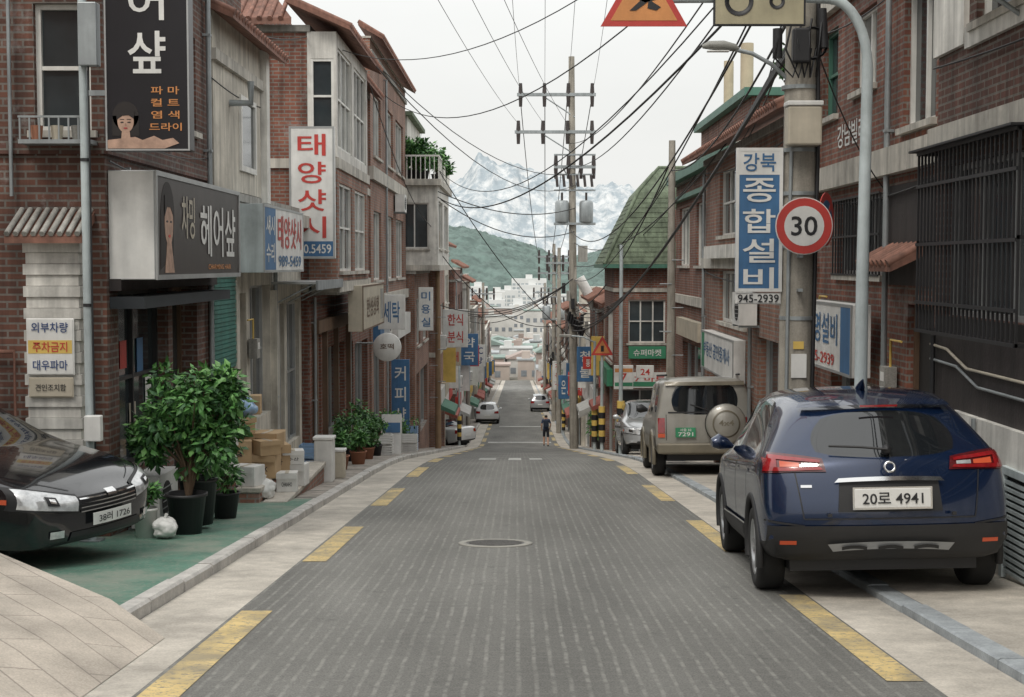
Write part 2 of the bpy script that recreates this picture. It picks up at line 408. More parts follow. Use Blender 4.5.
class Bld:
    def __init__(s, name, side, xf, y0, y1, z1, mat, road=(), cam=(), depth=6, parapet=.35, z0=None, roofm=None, cammat=None, far=()):
        s.side = side; s.xf = xf; s.y0 = y0; s.y1 = y1
        z0 = (zr(y1) - .3) if z0 is None else z0; s.z0 = z0; s.z1 = z1
        xb = xf + side * depth; s.o = o = O(name, ((xf + xb) / 2, (y0 + y1) / 2, zr((y0 + y1) / 2)), absolute=True)
        cm = cammat or mat
        if side < 0:
            facade(o, mat, (xf, y0), (xf, y1), z0, z1, [(w[0] - y0, w[1] - y0) + tuple(w[2:]) for w in road])
            facade(o, cm, (xb, y0), (xf, y0), z0, z1, [(w[0] - xb, w[1] - xb) + tuple(w[2:]) for w in cam])
            facade(o, cm, (xf, y1), (xb, y1), z0, z1, [(xf - w[1], xf - w[0]) + tuple(w[2:]) for w in far])
            facade(o, cm, (xb, y1), (xb, y0), z0, z1, [])
        else:
            facade(o, mat, (xf, y1), (xf, y0), z0, z1, [(y1 - w[1], y1 - w[0]) + tuple(w[2:]) for w in road])
            facade(o, cm, (xf, y0), (xb, y0), z0, z1, [(w[0] - xf, w[1] - xf) + tuple(w[2:]) for w in cam])
            facade(o, cm, (xb, y1), (xf, y1), z0, z1, [(xb - w[1], xb - w[0]) + tuple(w[2:]) for w in far])
            facade(o, cm, (xb, y0), (xb, y1), z0, z1, [])
        a, b = min(xf, xb), max(xf, xb)
        o.box("roof_slab", roofm or grey_w, a - .06, b + .06, y0 - .06, y1 + .06, z1 + .001, z1 + .12)
        if parapet:
            t = .12
            o.box("parapet", mat, a, b, y0, y0 + t, z1 + .12, z1 + .12 + parapet); o.box("parapet", mat, a, b, y1 - t, y1, z1 + .12, z1 + .12 + parapet)
            o.box("parapet", mat, a, a + t, y0 + t, y1 - t, z1 + .12, z1 + .12 + parapet); o.box("parapet", mat, b - t, b, y0 + t, y1 - t, z1 + .12, z1 + .12 + parapet)
            zz = z1 + .12 + parapet
            o.box("coping", band, a - .03, b + .03, y0 - .03, y0 + t + .03, zz, zz + .05); o.box("coping", band, a - .03, b + .03, y1 - t - .03, y1 + .03, zz, zz + .05)
            o.box("coping", band, a - .03, a + t + .03, y0 + t + .03, y1 - t - .03, zz, zz + .05); o.box("coping", band, b - t - .03, b + .03, y0 + t + .03, y1 - t - .03, zz, zz + .05)
    def rb(s, part, mat, ya, yb, za, zb, d0, d1, bev=0):
        xs = sorted((s.xf - s.side * d0, s.xf - s.side * d1)); s.o.box(part, mat, xs[0], xs[1], ya, yb, za, zb, bev)
    def bandz(s, z, h=.18, d=.06, m=None, cam=True):
        m = m or band; s.rb("floor_band", m, s.y0 - d, s.y1, z, z + h, -.02, d)
        if cam:
            a, b = sorted((s.xf + s.side * .02, s.xf + s.side * 5.9)); s.o.box("floor_band", m, a, b, s.y0 - d, s.y0 + .02, z, z + h)
    def pipe(s, y, za, zb, r=.035, m=None, d=.07):
        x = s.xf - s.side * d; s.o.tube("drainpipe", m or steel, [(x, y, za), (x, y, zb)], r, 8)
        for k in range(int((zb - za) / 1.5) + 1):
            s.rb("pipe_clips", m or steel, y - r - .01, y + r + .01, za + k * 1.5, za + k * 1.5 + .03, -.01, d + r * 1.05)
    def cable(s, ya, yb, z, sag=.12, r=.01):
        x = s.xf - s.side * .05; n = 10
        s.o.tube("facade_cable", black, [(x, ya + (yb - ya) * i / n, z - sag * 4 * (i / n) * (1 - i / n)) for i in range(n + 1)], r, 5)
    def ac(s, y, z, d=.05):
        s.rb("air_conditioner", whitep, y - .4, y + .4, z, z + .55, d, d + .3, 0)
        x = s.xf - s.side * (d + .3); n = -s.side
        s.o.disc("air_conditioner_fan", dark, (x, y - .1, z + .27), RL if s.side < 0 else RR, UP, .2, .006, 20)
        for k in range(5): s.rb("air_conditioner_fan", alu, y - .3, y + .1, z + .12 + k * .07, z + .13 + k * .07, d + .307, d + .315)
        s.rb("air_conditioner_bracket", steel, y - .35, y - .31, z - .04, z, -.01, d + .3); s.rb("air_conditioner_bracket", steel, y + .31, y + .35, z - .04, z, -.01, d + .3)
    def meter(s, y, z):
        s.rb("gas_meter", grey_w, y - .12, y + .12, z, z + .3, .03, .16, 0); s.rb("gas_meter_dial", whitep, y - .07, y + .07, z + .14, z + .24, .161, .166)
        x = s.xf - s.side * .09; s.o.tube("gas_pipe", yelp, [(x, y - .07, z + .3), (x, y - .07, z + .6), (x, y - .5, z + .6)], .014, 6)
    def tiles(s, ya, yb, z, out=.45, rise=.3, back=.3):
        """tiled eave sloping to the street"""
        sg = -s.side; x0 = s.xf + sg * out; x1 = s.xf - sg * back
        s.o.prism("tile_eave", tile, [(x0, ya, z), (x1, ya, z + rise), (x1, ya, z + rise - .1), (x0, ya, z - .07)], (0, yb - ya, 0))
        n = int((yb - ya) / .2)
        for i in range(n + 1):
            y = ya + .05 + (yb - ya - .1) * i / n; s.o.tube("tile_eave", tile, [(x0 + sg * .02, y, z + .01), (x1, y, z + rise + .01)], .055, 7)
    def done(s): return s.o.done()
DK = dict(fr=alu, gl=glass, nu=2, sill=False); SHOP = dict(fr=alu, gl=glass, nu=3, nz=1, sill=False, rec=.2)
DOOR = dict(fr=wood, gl=glass, nu=1, nz=2, sill=False, rec=.2, fw=.09); CUR = dict(gl=glass2)

def sign(name, c, right, w, h, d, bg, texts=(), frame=None, back=None):
    c = Vector(c); r = Vector(right).normalized(); n = r.cross(UP)
    o = O(name, c)
    o.obox("sign_box", back or bg, (0, 0, 0), r, UP, w, h, d, .008)
    o.obox("sign_face", bg, n * (d / 2 + .004), r, UP, w - .03, h - .03, .006)
    if frame:
        f = .035
        for sx in (-1, 1): o.obox("sign_frame", frame, n * (d / 2 + .005) + r * sx * (w / 2 - f / 2), r, UP, f, h, .02)
        for sz in (-1, 1): o.obox("sign_frame", frame, n * (d / 2 + .004) + UP * sz * (h / 2 - f / 2), r, UP, w - 2 * f, f, .018)
    for t in texts:
        st, dx, dz, tw, th, m = t
        if st == '#': o.obox("colour_panel", m, n * (d / 2 + .008) + r * dx + UP * dz, r, UP, tw, th, .004)
        else: o.text("lettering", m, st, n * (d / 2 + .0115) + r * dx + UP * dz, r, tw, th)
    return o.done()

# ------------------------------------------------------------------ LEFT SIDE
b = Bld("brick_shop_building", -1, -4.1, 14.2, 19.0, 6.6, brick_dk,
        road=[(14.6, 16.7, -.55, 1.35, dict(fr=black, gl=glass, nu=2, nz=2, sill=False, rec=.18)), (16.9, 18.2, -1.3, 1.35, dict(fr=wood, nu=2, nz=2, sill=False, rec=.25)),
              (14.7, 16.3, 3.2, 4.7, CUR), (16.9, 18.3, 3.3, 4.5, {})],
        cam=[(-4.78, -4.22, 2.95, 4.2, dict(fr=trimw, nu=1, nz=2)), (-7.2, -6.0, 3.0, 4.2, {}), (-8.5, -7.7, .3, 1.5, {})], depth=7, z0=-2.2)
b.bandz(2.72, .16, .05, brick_br)
b.rb("shop_lintel", dk_w, 14.3, 18.9, 1.36, 1.5, -.01, .12)
b.ac(15.2, -1.15); b.meter(18.55, -.4); b.cable(14.2, 19, 2.65, .1); b.cable(14.2, 19, 5.1, .2); b.cable(14.2, 19, 3.05, .15, .007)
for i in range(5): b.rb("shop_posters", [whitep, redp, beigep, bluep, whitep][i], 14.9 + i * .34, 15.15 + i * .34, [.1, .5, -.3, .4, 0][i], [.5, .8, .1, .8, .35][i], -.17, -.165)
b.pipe(18.75, -1.4, 6.5)
b.rb("shop_valance", M("dark_awning_fabric", (.03, .035, .04), .8), 14.3, 18.6, 1.18, 1.3, .0, .35)
o = b.o
nrib = 24
for i in range(nrib):
    z = -.75 + i * 2.6 / nrib; ins = .0 if i % 2 else .022
    o.box("ribbed_white_stone", white_w, -4.84 + ins, -4.28 - ins, 13.93 + ins, 14.19, z, z + 2.6 / nrib - .004)
o.prism("small_lean_to_roof", tile, [(-4.95, 13.75, 1.9), (-4.95, 14.18, 2.15), (-4.95, 14.18, 2.05), (-4.95, 13.75, 1.83)], (.75, 0, 0))
for i in range(9): o.tube("small_lean_to_roof", grey_w, [(-4.92 + i * .085, 13.73, 1.92), (-4.92 + i * .085, 14.18, 2.17)], .03, 6)
o.tube("gas_pipe", tile, [(-9, 14.1, .78), (-5.0, 14.1, .76), (-5.0, 14.1, -1)], .022, 8)
o.tube("conduit", steel, [(-5.0, 14.12, 6), (-5.0, 14.12, 2.3)], .02, 6)
o.box("window_shelf", steel, -4.85, -4.15, 13.9, 14.19, 2.8, 2.84)
for i in range(8): o.box("window_shelf_rail", steel, -4.84 + i * .095, -4.825 + i * .095, 13.9, 13.915, 2.84, 3.05)
o.box("window_shelf_rail", steel, -4.85, -4.15, 13.898, 13.917, 3.05, 3.07)
o.box("basement_opening", dark, -8.8, -5.1, 14.15, 14.21, -1.2, .1)
for i in range(3): o.tube("shelf_pot", [pott, beigep, grey_w][i], [(-4.7 + i * .2, 14.0, 2.84), (-4.7 + i * .2, 14.0, 2.98)], [.05, .065], 10)
b.done()
sign("parking_notice", (-4.57, 13.9, .82), RX, .47, .56, .02, whitep, [('#', 0, .0, .43, .13, yelp), ('외부차량', 0, .19, .36, .1, navyp), ('주차금지', 0, .0, .34, .1, redp), ('대우파마', 0, -.18, .34, .1, navyp)])
sign("notice_board", (-4.57, 13.9, .42), RX, .44, .2, .015, beigep, [('견인조치함', 0, 0, .3, .07, black)])
o = O("metal_utility_pole", (-4.16, 13.78, zr(13.8) + .09))
o.cyl("shaft", palepole, (0, 0, 0), (-.02, 0, 8.5), .042, .036, 14)
o.box("junction_box", steel, -.02, .16, -.12, .02, 4.6, 5.2, .01); o.box("base_plate", steel, -.1, .1, -.1, .1, 0, .02)
for z in (1.0, 2.3, 3.7): o.cyl("strap", black, (0, 0, z), (0, 0, z + .03), .048, n=14)
o.tube("cable", black, [(.05, -.03, 4.6), (.05, -.03, 2), (.06, -.03, .1)], .01, 6)
o.box("meter_box", whitep, -.02, .14, -.14, -.04, 1.0, 1.25, .01)
o.done()
# signs
o = O("hair_shop_projecting_sign", (-3.52, 13.75, 3.84))
o.box("sign_box", blackp, -.4, .4, -.1, .1, -1.13, 1.6, .01)
for x in (-.4, .385): o.box("side_trim", alu, x, x + .015, -.112, -.1, -1.13, 1.6)
o.box("bottom_trim", alu, -.385, .385, -.112, -.1, -1.13, -1.115)
yy = -.103
o.text("lettering", whitep, "헤", (0.0, yy, .78), RX, .42, .42); o.text("lettering", whitep, "어", (0.0, yy, .27), RX, .34, .34); o.text("lettering", whitep, "샾", (0.0, yy, -.20), RX, .36, .40)
for i, t in enumerate(["파 마", "컬 트", "염 색", "드라이"]): o.text("small_lettering", orap, t, (.17, yy, -.56 - i * .115), RX, .27 if i < 3 else .31, .075)
# portrait: head with bobbed hair, shoulder and raised hand
cx = -.21
o.disc("portrait_hair", hairm, (cx, yy + .001, -.80), RX, UP, .135, .002, 28, .125); o.prism("portrait_hair", hairm, [(cx - .125, yy + .001, -.8), (cx + .125, yy + .001, -.8), (cx + .13, yy + .001, -.99), (cx - .13, yy + .001, -.99)], (0, -.002, 0))
o.disc("portrait_face", skinm, (cx, yy - .002, -.855), RX, UP, .105, .002, 28, .078); o.prism("portrait_neck", skinm, [(cx - .035, yy - .002, -.93), (cx + .035, yy - .002, -.93), (cx + .045, yy - .002, -1.02), (cx - .045, yy - .002, -1.02)], (0, -.001, 0))
o.prism("portrait_fringe", hairm, [(cx - .085, yy - .005, -.84), (cx - .085, yy - .005, -.75), (cx + .085, yy - .005, -.75), (cx + .08, yy - .005, -.83), (cx + .03, yy - .005, -.795), (cx - .03, yy - .005, -.80)], (0, -.002, 0))
for sx in (-.033, .033):
    o.disc("portrait_eyes", black, (cx + sx, yy - .005, -.862), RX, UP, .006, .002, 14, .017); o.prism("portrait_brows", hairm, [(cx + sx - .022, yy - .005, -.838), (cx + sx + .022, yy - .005, -.838), (cx + sx + .018, yy - .005, -.832), (cx + sx - .018, yy - .005, -.832)], (0, -.001, 0))
o.disc("portrait_mouth", M("lipstick", (.35, .05, .05), .5), (cx, yy - .005, -.918), RX, UP, .0075, .002, 14, .02)
o.prism("portrait_nose", M("nose_shade", (.30, .18, .13), .6), [(cx - .004, yy - .005, -.87), (cx + .004, yy - .005, -.87), (cx + .010, yy - .005, -.895), (cx - .010, yy - .005, -.895)], (0, -.001, 0))
o.prism("portrait_arm", skinm, [(-.385, yy - .002, -1.11), (.16, yy - .002, -1.11), (.30, yy - .002, -1.06), (.24, yy - .002, -1.01), (.14, yy - .002, -1.03), (.06, yy - .002, -.99), (-.05, yy - .002, -1.03), (-.12, yy - .002, -1.0), (-.385, yy - .002, -1.03)], (0, -.003, 0))
for z in (-.6, .4, 1.3): o.box("bracket", steel, -.58, -.4, -.03, .03, z, z + .05)
o.done()
o = O("hair_shop_sign", (-3.85, 16.45, 2.02))
o.box("sign_box", alu, -.25, .22, -2.15, 2.15, -.55, .55, .01)
o.box("end_cap", whitep, -.24, .21, -2.157, -2.15, -.54, .54)
o.box("sign_face", brownp, .22, .226, -2.1, 2.1, -.5, .5)
for z in (-.55, .50): o.box("face_frame", alu, .22, .24, -2.15, 2.15, z, z + .05)
for y in (-2.15, 2.1): o.box("face_frame", alu, .22, .24, y, y + .05, -.5, .5)
o.text("lettering", beigep, "차밍", (.23, -.75, .12), RL, .62, .46); o.text("lettering", whitep, "헤어샾", (.23, .85, .0), RL, 2.0, .6)
o.text("small_lettering", orap, "CHARMING HAIR", (.23, .9, -.42), RL, 1.3, .06)
o.disc("portrait_hair", hairm, (.2262, -1.66, .12), RL, UP, .34, .002, 28, .29); o.prism("portrait_hair", hairm, [(.227, -1.95, .15), (.227, -1.40, .15), (.227, -1.42, -.3), (.227, -1.98, -.45)], (.002, 0, 0))
o.disc("portrait_face", skinm, (.2295, -1.62, .04), RL, UP, .24, .002, 28, .18); o.prism("portrait_neck", skinm, [(.2292, -1.8, -.48), (.2292, -1.4, -.48), (.2292, -1.53, -.15), (.2292, -1.7, -.15)], (.002, 0, 0))
o.prism("portrait_fringe", hairm, [(.2325, -1.8, .1), (.2325, -1.8, .32), (.2325, -1.44, .32), (.2325, -1.45, .12), (.2325, -1.56, .2), (.2325, -1.7, .2)], (.002, 0, 0))
o.disc("portrait_mouth", redp, (.232, -1.61, -.10), RL, UP, .016, .003, 12, .045)
for yq in (-1.70, -1.54): o.disc("portrait_eyes", black, (.232, yq, .05), RL, UP, .012, .003, 12, .036)
for y in (-1.5, 0, 1.5): o.box("bracket", steel, -.3, -.2, y, y + .05, .5, .62)
o.done()

# B2 cream shop
b = Bld("cream_shop_building", -1, -4.1, 19.02, 27.0, 2.55, cream,
        road=[(19.3, 20.2, -1.05, 1.2, dict(fr=teal, gl=dark, nu=1, sill=False)), (20.6, 21.5, -1.05, 1.2, DOOR), (21.8, 23.6, -.8, 1.3, dict(fr=alu, nu=2, nz=2, sill=False, rec=.18)),
              (24.0, 25.0, -2.1, .95, dict(fr=alu, gl=glass2, nu=1, nz=3, sill=False)), (25.3, 26.7, -1.6, .95, dict(fr=alu, nu=2, nz=2, sill=False))], depth=7, parapet=0)
b.rb("upper_storey_wall", cream, 19.1, 22.6, 2.68, 5.05, -3.5, .05); b.rb("upper_band", band, 19.05, 22.65, 4.35, 4.5, -.01, .11)
b.rb("upper_window_recess", glass, 20.9, 22.0, 3.05, 4.05, .051, .054); b.rb("upper_window_frame", trimw, 20.85, 20.93, 3.0, 4.1, .051, .09); b.rb("upper_window_frame", trimw, 21.97, 22.05, 3.0, 4.1, .051, .09); b.rb("upper_window_frame", trimw, 20.93, 21.97, 4.02, 4.1, .051, .087); b.rb("upper_window_frame", trimw, 20.93, 21.97, 3.0, 3.08, .051, .087)
b.rb("upper_brick_wall", brick_dk, 19.1, 23.2, 5.1, 7.2, -3.5, -.35)
b.rb("corner_pilaster", white_w, 22.62, 22.9, 2.6, 5.0, -.2, .15)
b.tiles(19.0, 23.4, 4.95, .35, .35, .4); b.cable(19, 27, 2.5, .1); b.cable(19, 22.6, 4.1, .05)
b.o.tube("flue_pipe", steel, [(-4.1, 20.2, 3.9), (-3.75, 20.2, 3.9), (-3.75, 20.2, 4.2)], .05, 10)
for i in range(22): b.rb("teal_roller_shutter", teal, 18.85, 20.35, .18 + i * .06, .18 + i * .06 + .052, .02, .08 + .01 * (i % 2))
b.rb("canopy", alu, 23.7, 27.2, 1.3, 1.34, -.01, .75); b.rb("canopy_fascia", M("canopy_fascia_grey", (.3, .32, .33), .6, streak=.3), 23.7, 27.2, 1.2, 1.36, .75, .78)
for y in (23.8, 25.4, 27.0): b.o.tube("canopy_strut", steel, [(-4.09, y, .95), (-3.4, y, 1.3)], .015, 6)
b.rb("pilaster", cream, 23.65, 23.9, -2.4, 1.2, -.01, .1); b.rb("pilaster", cream, 20.3, 20.5, -1.9, 1.4, -.01, .1)
b.ac(24.6, 1.75); b.pipe(23.75, -2.1, 2.5); b.meter(21.65, .2)
for i in range(6): b.rb("door_notices", [redp, whitep, yelp, bluep, whitep, orap][i], 24.2 + (i % 2) * .3, 24.42 + (i % 2) * .3, -.9 + (i // 2) * .4, -.62 + (i // 2) * .4, -.11, -.105)
b.rb("low_ledge", band, 23.2, 27.0, 2.3, 2.52, -.01, .25)
b.done()
sign("window_shop_sign", (-3.83, 22.1, 2.0), RL, 3.7, .98, .46, whitep, [('#', -1.35, 0, .95, .9, bluep), ('섀시', -1.35, .2, .7, .28, whitep), ('수리', -1.35, -.2, .7, .28, whitep), ('태양샷시', .45, .12, 2.3, .5, redp), ('989-5459', .45, -.32, 2.2, .17, bluep)], frame=alu, back=palepole)
sign("vertical_shop_sign", (-3.80, 26.55, 2.96), RX, .84, 2.44, .14, whitep, [('태', 0, .88, .52, .40, redp), ('양', 0, .37, .52, .40, redp), ('샷', 0, -.14, .52, .40, redp), ('시', 0, -.64, .52, .40, redp), ('#', 0, -1.04, .8, .28, bluep), ('930.5459', 0, -1.04, .7, .17, whitep)], frame=alu)
# stoop
o = O("entrance_steps", (-3.6, 20, zr(20)), absolute=True)
for (xa, xb, ya, yb, zt) in ((-4.09, -3.65, 18.3, 21.6, -1.05), (-3.65, -3.32, 18.3, 21.9, -1.27), (-3.32, -3.0, 18.4, 22.2, -1.46)):
    o.box("tread", concl, xa, xb, ya, yb, zt - .06, zt, .008); o.box("riser", brick_or, xa, xb - .03, ya + .03, yb - .03, zr(yb) - .1, zt - .062)
o.done()
def carton(name, x, y, z, w, d, h, rot, txt=None, m=cardb):
    o = O(name, (x, y, z), (0, 0, rot)); o.box("carton", m, -w / 2, w / 2, -d / 2, d / 2, 0, h, .006)
    o.box("tape", beigep, -.025, .025, -d / 2 - .002, d / 2 + .002, h * .75, h + .003)
    o.box("flap", m, -w / 2, w / 2, -d / 2 - .06, -d / 2 - .055, h * .72, h)
    if txt: o.text("print", black, txt, (0, -d / 2 - .001, h * .4), RX, w * .5, h * .22)
    o.done()
carton("cardboard_box", -3.82, 19.2, -1.05, .42, .34, .3, .2, "귤"); carton("cardboard_box", -3.72, 19.6, -1.05, .45, .4, .36, -.3, "농산물"); carton("cardboard_box", -3.8, 19.35, -.69, .36, .3, .24, .5)
carton("cardboard_box", -3.46, 19.3, -1.27, .4, .32, .32, -.1, "BOX"); carton("cardboard_box", -3.42, 19.75, -1.27, .44, .36, .4, .35, "사과"); carton("cardboard_box", -3.45, 19.5, -.90, .4, .3, .22, -.2)
carton("cardboard_box", -3.74, 19.75, -.45, .34, .3, .26, .1, "라면"); carton("cardboard_box", -3.40, 19.2, -.95, .3, .26, .2, .6); carton("cardboard_box", -3.55, 20.4, -1.27, .4, .4, .5, .1, "배")
carton("cardboard_box", -3.14, 19.3, -1.46, .28, .26, .26, .1, "CHANHO", whitep); carton("polystyrene_box", -3.12, 19.85, -1.46, .34, .28, .3, -.1, None, whitep); carton("polystyrene_box", -3.14, 19.8, -1.16, .3, .26, .2, .2, "수산", whitep)
carton("polystyrene_box", -3.9, 18.75, -1.05, .34, .3, .28, .1, None, whitep); carton("polystyrene_box", -3.88, 18.8, -.77, .3, .26, .2, .4, None, whitep); carton("polystyrene_box", -3.55, 18.6, -1.27, .36, .3, .26, -.3, None, whitep)
bluebag = M("blue_plastic_bag", (.25, .38, .55), .3)
def bag(x, y, z, r, m):
    o = O("plastic_bag", (x, y, z)); bm_ = bmesh.new(); bmesh.ops.create_icosphere(bm_, subdivisions=4, radius=r)
    for v in bm_.verts: v.co *= 1 + .3 * noise.noise(v.co * 1.6 / r + Vector((x, y, z))) + .10 * noise.ridged_multi_fractal(v.co * 4 / r, 1, 2, 3, 1, 2); v.co.z *= .85
    o.add("bag", m, [v.co for v in bm_.verts], [[v.index for v in f.verts] for f in bm_.faces], True); bm_.free(); o.tube("bag_knot", m, [(0, 0, r * .8), (.02, 0, r * 1.3)], r * .16, 6); o.done()
bag(-3.75, 19.4, -.34, .16, bluebag); bag(-3.5, 14.0, zr(14) + .20, .11, whitep); bag(-3.9, 20.2, -.88, .17, whitep); bag(-3.36, 18.7, zr(18.7) + .24, .15, whitep); bag(-3.3, 20.6, -1.3, .15, bluebag)
o = O("white_storage_box", (-3.05, 22.4, zr(22.4) + .09)); o.box("cabinet", whitep, -.15, .15, -.15, .15, 0, .68, .03); o.box("lid", whitep, -.165, .165, -.165, .165, .68, .73, .01); o.done()
o = O("white_storage_box", (-2.95, 23.3, zr(23.3) + .09)); o.box("cabinet", beigep, -.12, .12, -.12, .12, 0, .45, .03); o.box("lid", whitep, -.13, .13, -.13, .13, .45, .49, .01); o.done()
def crate(x, y, m, n=1):
    o = O("plastic_crate", (x, y, zr(y) + .095), (0, 0, random.uniform(-.3, .3)))
    for k in range(n):
        z = k * .26
        for a in range(4): o.box("slats", m, -.22, .22, -.17, -.155, z + .02 + a * .06, z + .06 + a * .06); o.box("slats", m, -.22, .22, .155, .17, z + .02 + a * .06, z + .06 + a * .06); o.box("slats", m, -.22, -.205, -.155, .155, z + .02 + a * .06, z + .06 + a * .06); o.box("slats", m, .205, .22, -.155, .155, z + .02 + a * .06, z + .06 + a * .06)
        for sx in (-.19, .19):
            for sy in (-.14, .14): o.box("posts", m, sx - .012, sx + .012, sy - .012, sy + .012, z + .021, z + .25)
        o.box("base", m, -.2, .2, -.15, .15, z + .005, z + .02)
    o.done()
crate(-3.55, 24.6, bluebag, 2); crate(-3.6, 26.2, yelp, 1); crate(-3.2, 33.9, whitep, 2); crate(-3.3, 44, bluebag, 3); crate(3.3, 29.5, bluebag, 2); crate(-3.0, 39.5, whitep, 2)
o = O("advertising_stand", (-3.15, 35.6, zr(35.6) + .095)); o.prism("board", whitep, [(-.25, -.22, 0), (.25, -.22, 0), (.25, -.03, 1.0), (-.25, -.03, 1.0)], (0, .02, 0)); o.prism("board_back", whitep, [(-.25, .2, 0), (.25, .2, 0), (.25, .02, 1.0), (-.25, .02, 1.0)], (0, .02, 0)); o.obox("colour_panel", bluep, (0, -.11, .68), RX, (0, .19, 1), .44, .25, .01); o.done()

# B3 tall brick with bay
b = Bld("brick_apartment_house", -1, -3.95, 27.05, 38, 6.0, brick_rd,
        road=[(27.6, 28.6, -2.4, .3, DOOR), (29.0, 32.5, -2.0, -.1, SHOP), (33.2, 34.2, -3.1, -.2, DOOR), (34.6, 37.5, -2.6, -.3, SHOP), (33.0, 37.2, 3.8, 5.4, dict(nu=4)), (33.0, 37.2, 1.3, 2.9, dict(nu=4))],
        cam=[(-6.2, -5.2, 3.6, 5.0, {}), (-8.4, -7.0, 3.6, 5.0, {})], depth=7, parapet=0)
b.o.box("bay_lower_band", band, -3.95, -3.36, 27.0, 32.6, 1.1, 1.3); b.o.box("bay_upper_band", band, -3.95, -3.36, 27.0, 32.6, 3.45, 3.65)
facade(b.o, white_w, (-3.95, 27.02), (-3.4, 27.02), 3.66, 6.0, [(.06, .50, 4.1, 5.5, dict(nu=1, nz=2, sill=False, rec=.06))], "bay_walls")
facade(b.o, white_w, (-3.4, 27.02), (-3.4, 32.5), 3.66, 6.0, [(.2, 2.5, 3.85, 5.75, dict(nu=3, nz=2, rec=.08, sill=False, gl=glass2)), (2.9, 5.2, 3.85, 5.75, dict(nu=3, nz=2, rec=.08, sill=False))], "bay_walls")
facade(b.o, brick_or, (-3.95, 27.02), (-3.4, 27.02), 1.3, 3.45, [], "bay_brick")
facade(b.o, brick_or, (-3.4, 27.02), (-3.4, 32.5), 1.3, 3.45, [(.3, 2.4, 1.5, 3.2, dict(nu=2, nz=2, rec=.08)), (2.9, 5.1, 1.5, 3.2, dict(nu=2, nz=2, rec=.08, gl=glass2))], "bay_brick")
b.o.box("bay_end", brick_or, -3.95, -3.41, 32.48, 32.5, 1.3, 6.0); b.o.box("bay_soffit", grey_w, -3.95, -3.42, 27.1, 32.4, 1.05, 1.1)
b.xf = -3.4; b.tiles(26.7, 33.0, 6.05, .3, .55, .9); b.xf = -3.95; b.tiles(33.0, 38.1, 6.05, .4, .5, .4)
b.o.prism("hipped_tile_roof", tile, [(-9.5, 26.75, 6.1), (-4.2, 26.75, 6.1), (-4.6, 27.6, 6.6), (-9.5, 27.6, 6.6)], (0, .02, .12))
for i in range(26): b.o.tube("hipped_tile_roof", tile, [(-9.4 + i * .2, 26.73, 6.2), (-9.4 + i * .2, 27.6, 6.72)], .05, 6)
b.rb("roof_block", brick_rd, 28, 37, 6.1, 6.9, -5, -1)
b.bandz(3.45, .18, .05); b.bandz(1.1, .18, .05)
b.ac(36.8, .5); b.pipe(33.0, -3, 6); b.rb("timber_shopfront", wood, 27.3, 33.0, .3, .55, -.01, .15)
for y in (27.4, 28.8, 30.6, 32.8): b.rb("timber_posts", wood, y, y + .12, -2.9, .3, -.01, .1)
b.cable(27, 38, .9, .15, .014); b.pipe(27.3, -2.5, 1.0, .03)
b.done()
sign("shopfront_sign", (-3.33, 31.6, .72), RL, 4.6, .95, .3, beigep, [('한성상회', -.3, 0, 2.6, .42, wood), ('#', 1.8, 0, .7, .7, grey_w)], frame=wood)
# B4
b = Bld("brick_town_house", -1, -3.9, 38.05, 50, 7.2, brick_or,
        road=[(38.8, 41, 4.6, 6.3, dict(nu=3)), (42.5, 45, 4.6, 6.3, dict(nu=3)), (46, 49, 4.6, 6.3, dict(nu=3)), (38.8, 41, 1.2, 3.1, dict(nu=3)), (42.5, 45, 1.2, 3.1, dict(nu=3, gl=glass2)), (46, 49, 1.2, 3.1, dict(nu=3)),
              (38.6, 41.6, -3.2, -.6, SHOP), (42.6, 43.8, -3.8, -.8, DOOR), (44.5, 49.2, -3.7, -.8, SHOP)],
        cam=[(-5.6, -4.4, 6.2, 7.0, {})], depth=6, parapet=.3)
b.bandz(3.9, .35, .1); b.bandz(.5, .3, .1); b.tiles(38, 50.05, 7.65, .35, .4, .3); b.pipe(42, -3.5, 7); b.ac(45.5, 3.3); b.ac(40.0, -.3)
b.rb("shop_fascia", bluep, 38.5, 41.8, -.5, .1, .0, .2); b.rb("shop_fascia_second", whitep, 44.3, 49.4, -.7, .0, .0, .2); b.cable(38, 50, .4, .2, .02)
b.done()
# B5 white balcony building
b = Bld("white_balcony_house", -1, -3.6, 50.05, 58, 1.3, brick_or, road=[(50.8, 52.2, -4.9, -2.3, DOOR), (52.8, 57, -4.6, -2.3, SHOP), (51, 53, -1.3, .4, {}), (54.4, 57, -1.3, .4, {})], depth=6, parapet=0)
o = b.o
facade(o, white_w, (-8, 50.05), (-2.78, 50.05), 1.42, 4.4, [(3.9, 4.9, 2.2, 3.8, dict(nu=2))]); facade(o, white_w, (-2.78, 50.05), (-2.78, 58), 1.42, 4.4, [(.6, 3.2, 2.2, 3.9, dict(nu=3)), (4.4, 7.2, 2.2, 3.9, dict(nu=3))]); facade(o, white_w, (-2.78, 58), (-8, 58), 1.42, 4.4, [])
o.box("overhang_slab", band, -8, -2.72, 49.95, 58.1, 1.423, 1.62); o.box("balcony_slab", band, -8, -2.65, 49.8, 58.2, 4.4, 4.62)
for i in range(12): o.box("balcony_railing", trimw, -4.5 + i * .16, -4.47 + i * .16, 49.9, 49.93, 4.62, 5.4)
o.box("balcony_railing", trimw, -4.6, -2.7, 49.89, 49.94, 5.4, 5.46)
for i in range(28): o.box("balcony_railing", trimw, -2.76, -2.73, 50 + i * .29, 50.03 + i * .29, 4.62, 5.4)
o.box("balcony_railing", trimw, -2.77, -2.72, 49.95, 58.1, 5.4, 5.46)
